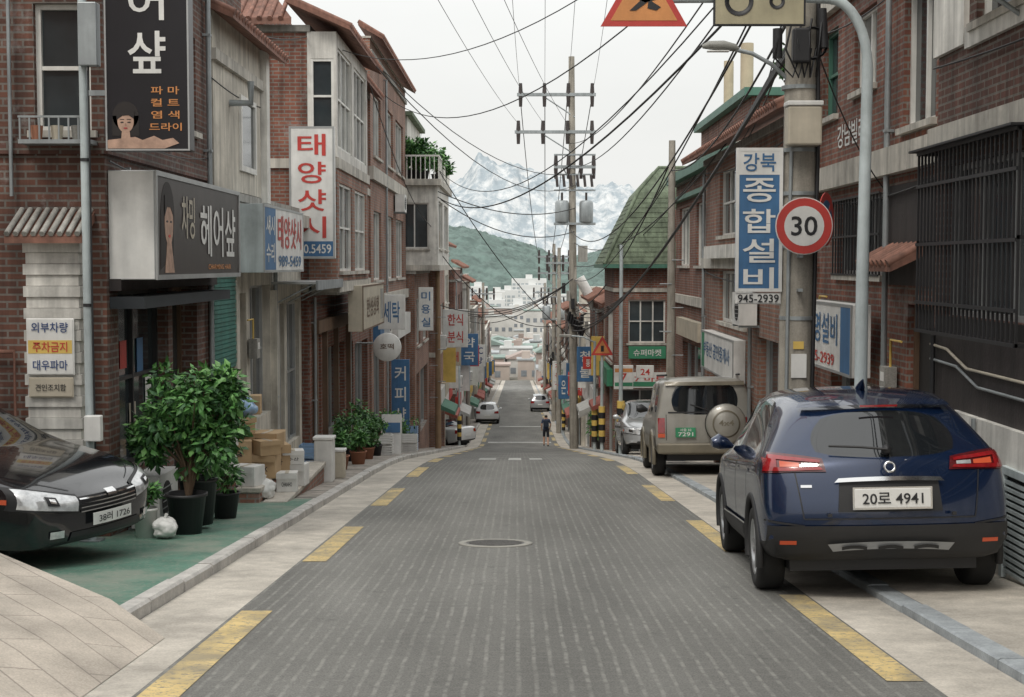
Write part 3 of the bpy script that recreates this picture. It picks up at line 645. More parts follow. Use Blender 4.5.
o.box("rooftop_room", white_w, -7.5, -3.9, 50.8, 57.5, 4.62, 6.9); o.box("rooftop_roof", tileg, -7.7, -3.7, 50.6, 57.7, 6.9, 7.05)
o.box("rooftop_window", glass, -5.6, -4.4, 50.78, 50.8, 5.3, 6.5)
b.done()

# generic buildings
M_aw = [M("awning_green", (.07, .17, .12), .8), M("awning_red", (.28, .08, .06), .8), M("awning_grey", (.4, .4, .38), .8)]
def autob(side, xf, y0, y1, h, mat, nm, seed, signs=True):
    rnd = random.Random(seed); g = zr((y0 + y1) / 2); z1 = g + h; road = []; cam = []
    nf = max(1, int(h / 2.9)); fh = h / nf; n = max(1, int((y1 - y0) / 2.6)); bw = (y1 - y0) / n
    for f in range(nf):
        zf = g + f * fh
        for i in range(n):
            ya = y0 + i * bw + bw * .16; yb = y0 + (i + 1) * bw - bw * .16
            if f == 0: road.append((ya - bw * .08, yb + bw * .08, g - .3, g + 2.1, rnd.choice([SHOP, DOOR, DK])))
            else: road.append((ya, yb, zf + .8, zf + 2.2, rnd.choice([{}, CUR, dict(nu=3), dict(fr=alu, nu=2)])))
        if f > 0:
            for k in range(2):
                x = xf + side * (.5 + k * 2.2); a, b_ = sorted((x, x + side * 1.2)); cam.append((a, b_, zf + .9, zf + 2.2, rnd.choice([{}, CUR])))
    b = Bld(nm, side, xf, y0, y1, z1, mat, road=road, cam=cam, depth=6 + rnd.random() * 2, parapet=rnd.choice([.3, .5, .7]))
    for f in range(1, nf): b.bandz(g + f * fh + .1, .2, .06)
    if rnd.random() < .35: b.tiles(y0, y1, z1 + .5, .4, .4, .3)
    b.pipe(y0 + .4, g, z1)
    if nf > 1: b.ac(y0 + 1.2, g + fh + .1 + .3)
    if signs:
        for i in range(n):
            m1 = rnd.choice([bluep, whitep, redp, whitep, greenp, yelp, brownp, beigep]); b.rb("fascia_sign", m1, y0 + i * bw + .15, y0 + (i + 1) * bw - .15, g + 2.25, g + 2.85, .01, .2)
        # banner facing the camera and a fabric awning
        xa = xf - side * .1; a, b_ = sorted((xa, xa - side * .55)); b.o.box("hanging_banner", rnd.choice([whitep, bluep, yelp, whitep]), a, b_, y0 + bw, y0 + bw + .08, g + 2.9, g + 4.4)
        b.o.prism("shop_awning", rnd.choice([M_aw[0], M_aw[1], M_aw[2]]), [(xf, y0 + .2, g + 2.3), (xf - side * .75, y0 + .2, g + 1.95), (xf - side * .75, y0 + .2, g + 1.8), (xf, y0 + .2, g + 2.1)], (0, bw - .3, 0))
    if rnd.random() < .5:
        x = xf + side * 2.2; yc = (y0 + y1) / 2; b.o.cyl("rooftop_water_tank", rnd.choice([bluep, yelp, steel]), (x, yc, z1 + .12), (x, yc, z1 + 1.3), .6, n=16)
    if rnd.random() < .6: a, b_ = sorted((xf + side * 1.5, xf + side * 4.5)); b.o.box("rooftop_hut", rnd.choice([brick_or, white_w, cream]), a, b_, y0 + 1, y0 + 3.6, z1 + .12, z1 + 2.3)
    b.done()
y = 58.1; k = 0
for (ln, h, xf, mt) in [(7, 8.2, -3.3, brick_or), (8, 9.3, -3.5, cream), (7, 8.8, -3.2, brick_rd), (9, 9.6, -3.4, brick_dk), (8, 9.2, -3.2, white_w), (9, 10, -3.6, brick_or), (10, 8, -3.2, grey_w), (9, 9, -3.4, brick_rd), (10, 8, -3.4, cream), (12, 9, -3.4, brick_or), (12, 7, -3.3, white_w), (14, 8, -3.3, brick_rd), (14, 7, -3.4, cream)]:
    autob(-1, xf, y, y + ln - .3, h, mt, "brick_shop_house" if 'brick' in mt.name else "rendered_shop_house", 100 + k); y += ln; k += 1
y = 51.6
for (ln, h, xf, mt) in [(6, 5.2, 3.5, cream), (7, 6.0, 3.3, brick_rd), (8, 5.5, 3.5, white_w), (8, 6.4, 3.3, cream), (8, 6.0, 3.4, brick_or), (9, 7.5, 3.3, brick_dk), (9, 6.5, 3.5, white_w), (10, 8, 3.3, brick_or), (10, 7, 3.4, brick_rd), (12, 8, 3.4, pink_w), (12, 7, 3.4, grey_w), (14, 8, 3.3, brick_rd), (14, 7, 3.5, cream), (14, 7, 3.4, white_w)]:
    autob(1, xf, y, y + ln - .3, h, mt, "brick_shop_house" if 'brick' in mt.name else "rendered_shop_house", 200 + k); y += ln; k += 1
autob(-1, -6.5, -6, 7.5, 8, brick_or, "brick_town_house", 301, False)

# ------------------------------------------------------------------ RIGHT SIDE
b = Bld("brick_villa", 1, 4.05, 2, 13.8, 7.0, brick_br,
        road=[(11.3, 12.7, 3.75, 5.0, dict(nu=2)), (7.5, 10.5, 3.75, 5.0, dict(nu=3)), (11.0, 13.5, 1.15, 2.55, dict(fr=alu, nu=3, sill=False)), (7.0, 10.4, 1.15, 2.55, dict(fr=alu, nu=3, sill=False))], depth=7, z0=-1.6)
b.bandz(2.72, .2, .1, band, False); b.bandz(5.2, .2, .08, white_w, False)
b.rb("rendered_corner", white_w, 12.9, 13.83, 3.6, 7.0, -.01, .05); b.rb("rendered_wall", white_w, 5.0, 12.89, 3.55, 3.74, -.01, .045)
b.rb("balcony_floor", white_w, 5.5, 12.6, 3.95, 4.1, .06, .55)
for i in range(48): b.rb("balcony_rail", trimw, 5.6 + i * .145, 5.63 + i * .145, 4.1, 4.95, .5, .53)
b.rb("balcony_rail", trimw, 5.5, 12.6, 4.95, 5.0, .49, .54); b.rb("balcony_rail", trimw, 5.5, 12.6, 4.5, 4.53, .489, .5)
for y in (7.5, 9.5, 11.5): b.o.tube("balcony_bracket", steel, [(4.04, y, 3.6), (3.55, y, 3.93)], .02, 6)
b.rb("dark_lower_wall", dk_w, 2.0, 13.82, .30, 1.0, -.01, .03); b.rb("white_plinth", white_w, 2.0, 12.95, -1.6, .30, -.01, .09); b.rb("dark_plinth", dk_w, 12.951, 13.82, -1.6, .299, -.01, .03)
for (ya, yb) in ((11.0, 13.75), (6.9, 10.5)):
    n = int((yb - ya) / .11)
    for i in range(n + 1):
        yk = ya + (yb - ya) * i / n; b.rb("window_grille", black, yk - .009, yk + .009, .98, 2.68, .18, .2)
    for z in (.98, 1.25, 1.8, 2.35, 2.66): b.rb("window_grille", black, ya, yb, z, z + .03, .2, .215)
    for yk in (ya, yb):
        for q in range(3): b.rb("window_grille", black, yk - .009, yk + .009, .98 + q * .84, 1.01 + q * .84, 0, .2)
    b.rb("grille_canopy", black, ya - .05, yb + .05, 2.69, 2.71, 0, .28)
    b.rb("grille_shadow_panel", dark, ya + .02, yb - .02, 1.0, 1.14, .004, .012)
for k, z in enumerate((.86, .72)): b.o.tube("wall_pipe", [beigep, steel][k], [(3.99, 13.7, z), (3.99, 13.2 - k * .3, z - .02), (3.99, 12.6 - k * .3, z - .16), (3.99, 5, z - .2)], .014, 8)
for i in range(14): b.rb("vent_grille", palepole, 10.85, 11.4, -.85 + i * .055, -.82 + i * .055, .09, .12)
b.rb("vent_backing", dark, 10.85, 11.4, -.86, -.06, .0901, .095)
b.rb("vent_frame", palepole, 10.78, 10.85, -.90, -.06, .09, .13); b.rb("vent_frame", palepole, 11.4, 11.47, -.90, -.06, .09, .13); b.rb("vent_frame", palepole, 10.78, 11.47, -.06, .0, .09, .13)
b.cable(5, 13.8, 2.6, .1, .008); b.cable(5, 13.8, 3.5, .12, .01); b.pipe(13.6, -1.2, .95, .025, black); b.pipe(12.2, -1.0, .3, .02, steel, .12)
b.done()
b = Bld("brick_villa", 1, 4.2, 13.9, 20.0, 5.2, brick_rd,
        road=[(14.4, 15.6, 3.1, 4.6, dict(nu=2)), (18.8, 19.7, 3.6, 4.75, dict(fr=green_f, nu=1, nz=2)), (16.3, 18.7, 1.5, 2.45, dict(fr=alu, nu=3, bars=16)), (16.8, 17.9, 3.75, 4.7, dict(nu=2, gl=glass2)), (14.4, 15.3, -1.2, 1.2, dict(fr=wood, gl=dark, nu=1, sill=False)), (16.6, 19.0, -1.3, .2, SHOP)], depth=6, parapet=.5)
b.bandz(2.62, .3, .12, band, False); b.bandz(4.95, .2, .1, band, False)
b.rb("dark_lower_wall", dk_w, 13.92, 16.2, 1.4, 2.5, -.01, .02)
b.tiles(14.7, 16.1, 1.62, .35, .22, .05); b.pipe(16.0, -1.4, 5.0); b.pipe(20.0 - .15, -1.4, 5.0, .03, tile)
b.o.text("wall_lettering", whitep, "강남빌라", (4.195, 18.0, 3.28), RR, 1.5, .3)
b.rb("rooftop_frame", green_f, 18.5, 19.9, 5.3, 6.3, -.3, -.25); b.rb("rooftop_hut", white_w, 15.0, 17.8, 5.3, 7.0, -3, -.4)
b.cable(13.9, 20, 2.5, .12, .012); b.cable(13.9, 20, 4.8, .2, .01); b.meter(15.7, .2); b.meter(19.4, .6)
b.done()
sign("plumbing_shop_sign", (3.95, 17.65, .74), RR, 2.7, .84, .22, whitep, [('#', 1.05, 0, .5, .8, bluep), ('대명설비', -.25, .1, 1.8, .38, bluep), ('945-2939', -.25, -.27, 1.5, .14, redp)], frame=alu)
b = Bld("tiled_roof_villa", 1, 4.1, 20.1, 31.0, 3.75, brick_or,
        road=[(20.8, 23.6, 1.7, 3.2, dict(nu=3)), (25.3, 28.9, 2.2, 3.5, dict(nu=4, nz=2)), (21.0, 24.2, -1.9, .4, SHOP), (25.4, 28.8, .5, 1.5, dict(nu=4)), (25.4, 29.2, -2.5, -.6, SHOP), (29.5, 30.6, -2.6, -.3, DOOR)], depth=6, parapet=0)
b.tiles(19.9, 31.2, 3.85, .5, .6, .8); b.bandz(1.55, .22, .1, band, False)
b.rb("white_bay", white_w, 24.9, 29.4, 1.75, 2.0, .0, .25); b.ac(24.4, .6); b.pipe(24.6, -2, 3.6); b.pipe(30.8, -2.5, 3.6); b.cable(20, 31, 1.5, .2, .014); b.cable(20, 31, 3.6, .2, .012)
b.o.box("chimney", brick_or, 5.2, 5.8, 24, 24.6, 3.8, 5.3); b.o.cyl("chimney_pot", band, (5.5, 24.3, 5.3), (5.5, 24.3, 5.8), .14)
b.done()
sign("shopfront_sign", (3.98, 27.6, -.12), RR, 4.4, .78, .22, whitep, [('부동산 공인중개사', 0, .05, 3.6, .3, bluep), ('#', -1.9, 0, .4, .7, greenp)], frame=alu)
b = Bld("red_brick_building", 1, 4.9, 31.6, 44, 4.0, brick_rd, road=[(32.5, 35, 1.6, 3.3, dict(nu=3)), (36.5, 39, 1.6, 3.3, dict(nu=3)), (40.5, 43, 1.6, 3.3, dict(nu=3)), (32.5, 35.5, -2.6, -.4, SHOP), (37, 42, -3.2, -.6, SHOP)], depth=6, parapet=.2)
b.bandz(.5, .25, .1); b.rb("green_cornice", green_f, 31.4, 44.1, 4.05, 4.3, -.05, .3); b.rb("green_cornice_lower", green_f, 31.4, 44.1, 3.5, 3.62, -.05, .18)
b.rb("penthouse", brick_rd, 33, 42, 4.3, 5.5, -3, -.5); b.rb("penthouse_cornice", green_f, 32.8, 42.2, 5.5, 5.68, -3.1, -.3)
for yk, rr in ((35, .16), (38, .13)): b.o.cyl("flue", M("flue_clay", (.5, .42, .3), .8), (5.6, yk, 5.6), (5.6, yk, 7.0), rr, n=14)
b.rb("fascia_sign", whitep, 32, 36, -.35, .3, .01, .2); b.rb("fascia_sign_beige", beigep, 37, 42, -.4, .1, .01, .2)
b.done()
# R4 green mansard building
b = Bld("green_roofed_brick_building", 1, 3.15, 46, 51.2, 1.6, brick_rd, road=[(46.8, 50, -1.6, .2, dict(nu=4)), (46.8, 50.5, -5.0, -2.5, SHOP)],
        cam=[(3.6, 4.8, -.9, .5, dict(nu=3, nz=2)), (5.4, 6.8, -.9, .5, dict(nu=3, nz=2)), (3.4, 5.2, -4.6, -2.4, SHOP)], depth=6, parapet=0)
o = b.o
xa, xb, ya, yb = 2.80, 9.3, 45.7, 51.4
base = [(xa, ya, 1.65), (xb, ya, 1.65), (xb, yb, 1.65), (xa, yb, 1.65)]; mid = [(xa + 1.15, ya + 1.0, 4.0), (xb - 1, ya + 1.0, 4.0), (xb - 1, yb - 1, 4.0), (xa + 1.15, yb - 1, 4.0)]; top = [(xa + 1.9, ya + 1.8, 4.85), (xb - 2, ya + 1.8, 4.85), (xb - 2, yb - 1.6, 4.85), (xa + 1.9, yb - 1.6, 4.85)]
o.add("mansard_roof", tileg, base + mid + top, [(3, 2, 1, 0)] + [(i, (i + 1) % 4, 4 + (i + 1) % 4, 4 + i) for i in range(4)] + [(4 + i, 4 + (i + 1) % 4, 8 + (i + 1) % 4, 8 + i) for i in range(4)] + [(8, 9, 10, 11)])
for q in range(14):
    z = 1.72 + q * .16; t = (z - 1.65) / 2.35
    o.box("shingle_courses", tileg, xa + 1.15 * t - .012, xb - t, ya + t - .012, yb - t, z, z + .010)
o.tube("hip_ridge", tileg, [base[0], mid[0], top[0], top[1]], .06, 6)
o.box("eave_board", green_f, xa - .03, xb, ya - .03, yb, 1.52, 1.645)
o.prism("dormer", brick_rd, [(5.0, 46.0, 2.2), (6.1, 46.0, 2.2), (6.1, 46.0, 3.3), (5.55, 46.0, 3.7), (5.0, 46.0, 3.3)], (0, 1.2, 0)); o.box("dormer_window", glass, 5.2, 5.9, 45.97, 46.0, 2.4, 3.2)
b.bandz(.75, .12, .04); b.rb("fascia_sign_green", greenp, 46.5, 50.8, -2.35, -1.8, .01, .2)
o.box("fascia_sign_white", whitep, 3.3, 5.4, 45.85, 45.99, -2.35, -1.85); o.box("fascia_sign_stripe", greenp, 3.3, 5.4, 45.84, 45.85, -2.3, -2.15); o.text("fascia_text", redp, "7 마트", (4.3, 45.845, -2.05), RX, 1.0, .2)
b.done()
sign("shop_panel_sign", (4.2, 45.8, -1.2), RX, 1.2, .4, .1, greenp, [('슈퍼마켓', 0, 0, .9, .22, whitep)])
sign("convenience_store_sign", (3.35, 44.6, -1.9), RX, .6, .75, .15, whitep, [('#', 0, .22, .56, .12, orap), ('#', 0, -.22, .56, .12, greenp), ('7', 0, 0, .2, .26, redp)])
sign("convenience_store_sign", (4.05, 44.9, -1.75), RX, .55, .4, .15, whitep, [('24', 0, 0, .3, .2, redp)])
def msign(nm, x, y, z, w, h, bg, t, tc_): sign(nm, (x, y, z), RX, w, h, .12, bg, [(ch, 0, h * (.5 - (i + .5) / len(t)) * .9, w * .62, h * .62 / len(t), tc_) for i, ch in enumerate(t)])
o = O("round_shop_sign", (-3.2, 35, -.4)); o.lathe("disc_box", whitep, (0, -.06, 0), (0, 1, 0), [(.001, 0), (.34, 0), (.35, .01), (.35, .11), (.34, .12), (.001, .12)], 36)
o.text("lettering", wood, "호떡", (0, -.065, .02), RX, .34, .14); o.cyl("bracket", steel, (-.75, 0, .1), (-.3, 0, .1), .02, n=8); o.done()
msign("projecting_shop_sign", -2.6, 60, -1.05, 1.05, 1.6, whitep, ["한식", "분식"], redp); msign("projecting_shop_sign", -2.55, 76, -2.9, .95, 1.7, bluep, ["약", "국"], whitep)
msign("projecting_shop_sign", -3.55, 43.2, -2.3, .55, 2.1, bluep, list("커피샵"), whitep); msign("projecting_shop_sign", -3.15, 49.2, 0.1, .5, 1.5, whitep, list("미용실"), bluep)
msign("projecting_shop_sign", -3.25, 36.9, .4, .7, .9, whitep, ["세탁"], bluep); msign("projecting_shop_sign", -2.9, 66, -2.3, .6, 1.5, beigep, list("노래"), redp)
msign("projecting_shop_sign", -2.8, 88, -4.0, .9, 1.3, redp, ["치킨"], whitep); msign("projecting_shop_sign", -2.8, 104, -5, 1, 1.6, whitep, ["PC", "방"], navyp)
msign("projecting_shop_sign", 2.9, 60.5, -2.6, .7, 1.5, bluep, list("철물"), whitep); msign("projecting_shop_sign", 3.0, 72, -4.4, .8, 1.2, redp, ["분식"], whitep)
msign("projecting_shop_sign", 2.9, 84, -5.6, .9, 1.4, bluep, ["은행"], whitep); msign("projecting_shop_sign", 2.9, 98, -6, .9, 2, whitep, list("정육점"), redp)
msign("projecting_shop_sign", 3.0, 66, -3.0, .7, .6, orap, ["마트"], whitep); msign("projecting_shop_sign", 3.0, 90, -5.2, .9, .6, whitep, ["꽃"], greenp)
msign("projecting_shop_sign", 2.95, 57, -2.3, .6, .5, redp, ["통닭"], whitep); msign("projecting_shop_sign", 2.8, 62.5, -3.2, .7, .5, redp, ["세일"], whitep)

# ------------------------------------------------------------------ poles & signs right
o = O("concrete_utility_pole", (2.93, 15.0, zr(15) + .02))
o.cyl("shaft", conc, (0, 0, 0), (.07, 0, 9.5), .185, .15, 28)
for z in (2.3, 3.05, 3.6, 4.05, 4.7): o.cyl("steel_band", steel, (.02, 0, z), (.02, 0, z + .04), .187, n=28)
o.box("meter_cabinet", beigep, -.16, .19, -.36, -.15, 4.1, 4.5, .02); o.box("meter_cabinet_lid", whitep, -.17, .2, -.37, -.14, 4.5, 4.55, .01)
o.box("terminal_box", black, -.10, .08, -.28, -.15, 4.95, 5.3, .02); o.cyl("cable_closure", black, (-.25, -.2, 5.0), (-.25, -.2, 5.3), .05); o.cyl("cable_closure", black, (.22, -.22, 5.1), (.2, -.2, 5.5), .05)
o.tube("riser_cable", black, [(.15, -.12, 0), (.17, -.12, 2), (.2, -.1, 4), (.18, -.12, 6)], .022, 8); o.tube("riser_cable", steel, [(-.12, -.15, 0), (-.1, -.15, 3), (-.08, -.14, 4.1)], .02, 8)
o.tube("coiled_cable", black, [(.1 + .16 * math.cos(t * .5), -.22, 5.15 + .16 * math.sin(t * .5)) for t in range(30)], .014, 6)
for k in range(5): o.tube("loose_cable", black, [(-.2 + .1 * k, -.2, 5.4), (-.3 + .12 * k, -.28, 5.0 + .08 * k), (-.1 + .06 * k, -.25, 4.8), (.0 + .05 * k, -.2, 5.1)], .012, 5)
for z in (6.6, 7.6): o.box("crossarm", steel, -.9, 1.0, -.06, .02, z, z + .08)
for z in (1.6, 1.95): o.box("clamp", steel, -.02, .02, -.3, -.15, z + 1.0, z + 1.03)
for k in range(8): o.tube("step_bolt", steel, [(.0, -.1, 5.5 + k * .4), ((.3 if k % 2 else -.3), -.1, 5.5 + k * .4)], .01, 6)
o.box("pole_notice", whitep, -.07, .09, -.192, -.186, 1.7, 1.95); o.box("pole_number_tag", yelp, -.05, .06, -.19, -.185, 2.0, 2.08)
o.done()
o = O("speed_limit_sign", (2.95, 14.68, 2.02))
o.disc("plate_rim", redp, (0, 0, 0), RX, UP, .285, .014); o.disc("plate_face", whitep, (0, -.0145, 0), RX, UP, .205, .002); o.disc("plate_edge", whitep, (0, .003, 0), RX, UP, .295, .010)
o.text("numerals", black, "30", (0, -.0165, 0), RX, .27, .2); o.box("bracket", steel, -.02, .02, .0, .2, -.1, .1); o.done()
o = O("no_parking_sign", (3.24, 15.0, 2.1), (0, 0, R(62))); o.disc("plate", redp, (0, 0, 0), RX, UP, .28, .01); o.disc("plate_centre", bluep, (0, -.0105, 0), RX, UP, .2, .002); o.obox("slash", redp, (0, -.015, 0), (1, 0, 1), (-1, 0, 1), .38, .05, .003); o.box("bracket", steel, -.02, .02, .0, .14, -.1, .1); o.done()
sign("plumbing_vertical_sign", (2.53, 14.95, 2.09), RX, .49, 1.50, .03, bluep, [('#', 0, .6, .46, .26, whitep), ('강북', 0, .6, .34, .19, bluep), ('종', 0, .31, .34, .25, whitep), ('합', 0, -.01, .34, .25, whitep), ('설', 0, -.32, .34, .25, whitep), ('비', 0, -.61, .32, .23, whitep)], frame=whitep)
sign("phone_number_sign", (2.53, 14.95, 1.27), RX, .48, .12, .02, whitep, [('945-2939', 0, 0, .43, .085, black)])
o = O("street_lamp", (2.95, 15.0, 3.55))
o.tube("arm", steel, [(-.12, -.02, 0), (-.3, -.02, .16), (-.5, -.02, .27), (-.68, -.02, .31)], .022, 8)
lens_pts = [(-1.02, .34, .02), (-.95, .355, .045), (-.8, .35, .055), (-.68, .33, .04), (-.64, .31, .02)]
o.tube("lamp_head", M("lamp_housing", (.22, .22, .2), .5), [(a, -.02, z) for a, z, r_ in lens_pts], [r_ for a, z, r_ in lens_pts], 12)
o.box("lens", whitep, -.97, -.74, -.06, .02, .285, .30, .01); o.done()
o = O("sign_gantry_pole", (3.15, 13.0, zr(13) + .05))
zb = zr(13) + .05
arc = [(0, 0, 0), (0, 0, 2.5), (.02, 0, 4.45)] + [(.02 - .36 * (1 - math.cos(t)), 0, 4.45 + .62 * math.sin(t)) for t in [math.pi / 2 * i / 8 for i in range(1, 9)]] + [(-.8, 0, 5.09), (-1.4, 0, 5.07), (-2.2, 0, 5.06)]
o.tube("pole_and_arm", palepole, arc, [.06, .057, .05] + [.045] * 8 + [.04, .035, .03], 16)
o.box("base_plate", steel, -.14, .14, -.14, .14, 0, .03); o.cyl("hand_hole_band", steel, (0, 0, .6), (0, 0, .85), .063, n=16)
zc = 4.0 - zb
def tri2(s_, yq): 
    h = s_ * .87; cz = zc - .24 + .78 * .87 / 3
    return [(-2.01 - s_ / 2, yq, cz - h / 3), (-2.01 + s_ / 2, yq, cz - h / 3), (-2.01, yq, cz + 2 * h / 3)]
o.prism("warning_sign_border", redp, tri2(.78, -.07), (0, .01, 0)); o.prism("warning_sign_face", orap, tri2(.60, -.073), (0, .003, 0))
zs_ = zc - .10
for pts in ([(-2.14, zs_), (-2.08, zs_ + .0), (-1.96, zs_ + .09), (-2.0, zs_ + .13)], [(-1.98, zs_ + .02), (-1.90, zs_ + .0), (-1.86, zs_ + .03), (-1.97, zs_ + .1)], [(-2.1, zs_ + .12), (-2.0, zs_ + .16), (-1.9, zs_ + .1), (-2.0, zs_ + .07)]):
    o.prism("warning_pictogram", black, [(a, -.078, c_) for a, c_ in pts], (0, .003, 0))
o.box("rect_sign_plate", black, -1.39, -.56, -.08, -.06, zc - .24, zc + .36, .01); o.box("rect_sign_face", olive, -1.37, -.58, -.083, -.08, zc - .22, zc + .34)
for cx in (-1.16, -.82):
    o.lathe("rect_sign_pictogram", black, (cx, -.088, zc - .02), (0, 1, 0), [(.13 if cx < -1 else .07, 0), (.09 if cx < -1 else .04, 0), (.09 if cx < -1 else .04, .004)], 24)
o.box("rect_sign_pictogram", black, -.84, -.80, -.087, -.084, zc + .06, zc + .3)
for x in (-2.01, -1.2, -.75): o.box("sign_clamp", steel, x - .02, x + .02, -.06, .05, zc - .1, zc + .15)
o.done()

def upole(name, x, y, h, r=.15, arms=(), lean=0., trans=False, m=conc):
    o = O(name, (x, y, zr(y) + .02)); o.cyl("shaft", m, (0, 0, 0), (lean, 0, h), r * 1.15, r * .75, 16)
    for (z, xa_, xb_) in arms:
        o.box("crossarm", steel, xa_, xb_, -.17, -.01, z, z + .13)
        for k in range(4):
            xx = xa_ + (xb_ - xa_) * (k + .15) / 3.3; o.tube("insulator", brownp, [(xx, -.09, z + .1), (xx, -.09, z + .55)], [.10, .07], 8)
            o.tube("insulator", brownp, [(xx, -.09, z - .45), (xx, -.09, z)], [.07, .09], 8)
        o.tube("crossarm_brace", steel, [(xa_ * .55, -.1, z), (0, -.1, z - .9)], .03, 6)
    if trans:
        for dx in (-.55, .5):
            o.lathe("transformer", steel, (dx, -.1, h * .58), (0, 0, 1), [(.001, 0), (.28, 0), (.3, .05), (.3, .85), (.24, .95), (.001, .97)], 18)
            o.tube("bushing", brownp, [(dx, -.1, h * .58 + .95), (dx, -.1, h * .58 + 1.3)], .05, 8)
        o.box("platform", steel, -.9, .9, -.3, .1, h * .58 - .1, h * .58); o.box("switch_box", grey_w, .15, .55, -.4, -.1, h * .48, h * .48 + .7); o.tube("switch_cylinder", whitep, [(.2, -.4, h * .44), (.95, -.4, h * .36)], .22, 12)
        for k in range(7): o.cyl("cable_closure", black, (-.3 + .1 * k, -.3, h * .33 - .12 * k), (-.2 + .1 * k, -.35, h * .33 - .12 * k + .4), .07, n=8)
        for k in range(6): o.box("terminal_box", [black, grey_w][k % 2], -.55 + .2 * k, -.4 + .2 * k, -.35, -.2, h * (.40 - .02 * k), h * (.40 - .02 * k) + .45)
        for dz in (.66, .70, .75): o.box("fuse_arm", steel, -.9, .9, -.15, -.08, h * dz, h * dz + .07)
        for k in range(6): o.tube("fuse_cutout", brownp, [(-.8 + .3 * k, -.2, h * .70), (-.75 + .3 * k, -.25, h * .70 - .5)], .06, 6)
    for k in range(6): o.tube("step_bolt", steel, [(0, -.1, 2 + k * .6), ((.3 if k % 2 else -.3), -.1, 2 + k * .6)], .015, 5)
    return o
o = upole("concrete_utility_pole", 2.5, 62, 17, .17, [(15.3, -2.5, .9), (13.7, -2.6, .9), (12.2, -.9, .9)], -.15, True); o.done()
upole("concrete_utility_pole", 2.7, 104, 13, .15, [(12, -1.2, 1.2), (10.8, -1.2, 1.2)], 0, True).done()
upole("concrete_utility_pole", 2.6, 88, 11.5, .14, [(10.5, -.8, .8)]).done(); upole("concrete_utility_pole", 2.75, 140, 12, .15, [(11, -1.2, 1.2)]).done(); upole("concrete_utility_pole", -2.85, 120, 11, .14, [(10, -1, 1)]).done()
upole("wooden_pole", -2.95, 53, 8.2, .1, m=M("pole_timber", (.3, .2, .12), .9, streak=.3)).done(); upole("concrete_utility_pole", 3.9, 36, 8, .11).done(); upole("concrete_utility_pole", -2.9, 84, 9, .12).done()
def spole(x, y, h, lamp=False, wrap=True, tri_=None):
    o = O("street_light_pole" if lamp else "sign_pole", (x, y, zr(y) + .05)); o.cyl("shaft", palepole, (0, 0, 0), (0, 0, h), .06, .05, 12)
    if wrap:
        for k in range(6): o.cyl("warning_wrap", yelp if k % 2 else black, (0, 0, .3 + k * .2), (0, 0, .5 + k * .2), .11, n=12)
    if lamp: o.tube("lamp_arm", palepole, [(0, 0, h - .05), (-.4, 0, h + .15), (-.9, 0, h + .2)], .03, 8); o.box("lamp_head", grey_w, -1.3, -.85, -.1, .1, h + .15, h + .25, .02)
    if tri_:
        s_ = .75; o.prism("warning_plate_border", redp, [(-s_ / 2, -.1, tri_), (s_ / 2, -.1, tri_), (0, -.1, tri_ + .65)], (0, .01, 0)); s_ = .5; o.prism("warning_plate_face", orap, [(-s_ / 2, -.105, tri_ + .07), (s_ / 2, -.105, tri_ + .07), (0, -.105, tri_ + .5)], (0, .003, 0))
        o.box("warning_pictogram", black, -.05, .05, -.11, -.106, tri_ + .12, tri_ + .32)
    o.done()
spole(2.93, 40, 5.9); spole(2.82, 47, 3.8, tri_=3.2); spole(2.8, 85, 4, tri_=3.0); spole(-2.85, 70, 5, True); spole(2.85, 52, 4.0, True)

# ------------------------------------------------------------------ wires
def wire(o, a, b, sag, r=.02, n=14):
    a = Vector(a); b = Vector(b); pts = []
    for i in range(n + 1):
        t = i / n; p = a.lerp(b, t); p.z -= sag * 4 * t * (1 - t); pts.append(p)
    o.tube("wires", cab, pts, r * .8, 5, False)
cab = M("cable_black", (.03, .03, .03), .6)
o = O("overhead_wires")
p2 = lambda x, z: (2.5 + x, 61.9, zr(62) + z)
for i, dx in enumerate((-2.4, -1.3, -.3, .8)):
    wire(o, p2(dx, 15.7), (-.6 + .5 * i, -6, 11.5 + .2 * i), 1.2, .010, 24)
    if i < 3: wire(o, p2(dx, 14.1), (-4.4 + .4 * i, -4, 10.2), 1.0, .010, 24)
    wire(o, p2(dx, 15.7), (2.7 + (dx) * .5, 103.9, zr(104) + 12.4), .8, .025)
for i in range(6): wire(o, (2.9 + .05 * i, 14.9, 3.95 + .12 * i), p2(-.1 + .04 * i, 5.2 + .25 * i), .9 + .12 * i, .03 if i < 2 else .018, 20)
for i in range(2): wire(o, (2.95, 14.9, 5.4 + .5 * i), p2(-.2, 12.3 + i), .8, .018, 20)
wire(o, p2(0, 11.5), (-3.4, 30, 6.3), 1.3, .016); wire(o, p2(0, 12), (-3.9, 40, 7.2), 1.0, .018); wire(o, p2(0, 10.5), (-2.78, 50.2, 4.2), .5, .025); wire(o, p2(0, 9.5), (-2.78, 52, 4.0), .7, .025)
wire(o, (2.95, 14.9, 5.0), (-2.78, 50.1, 4.0), 1.3, .022, 24); wire(o, (2.95, 14.9, 5.8), (-3.9, 42, 6.6), 1.5, .014, 24); wire(o, (2.95, 14.9, 6.2), (-3.4, 28, 5.8), 1.0, .010, 24)
wire(o, (2.95, 14.9, 5.4), (-2.78, 51, 5.0), 1.7, .014, 24); wire(o, (2.95, 14.9, 5.1), p2(-.2, 9.6), 1.6, .02, 24); wire(o, (2.95, 14.9, 5.3), p2(0, 7.4), 1.2, .016, 24)
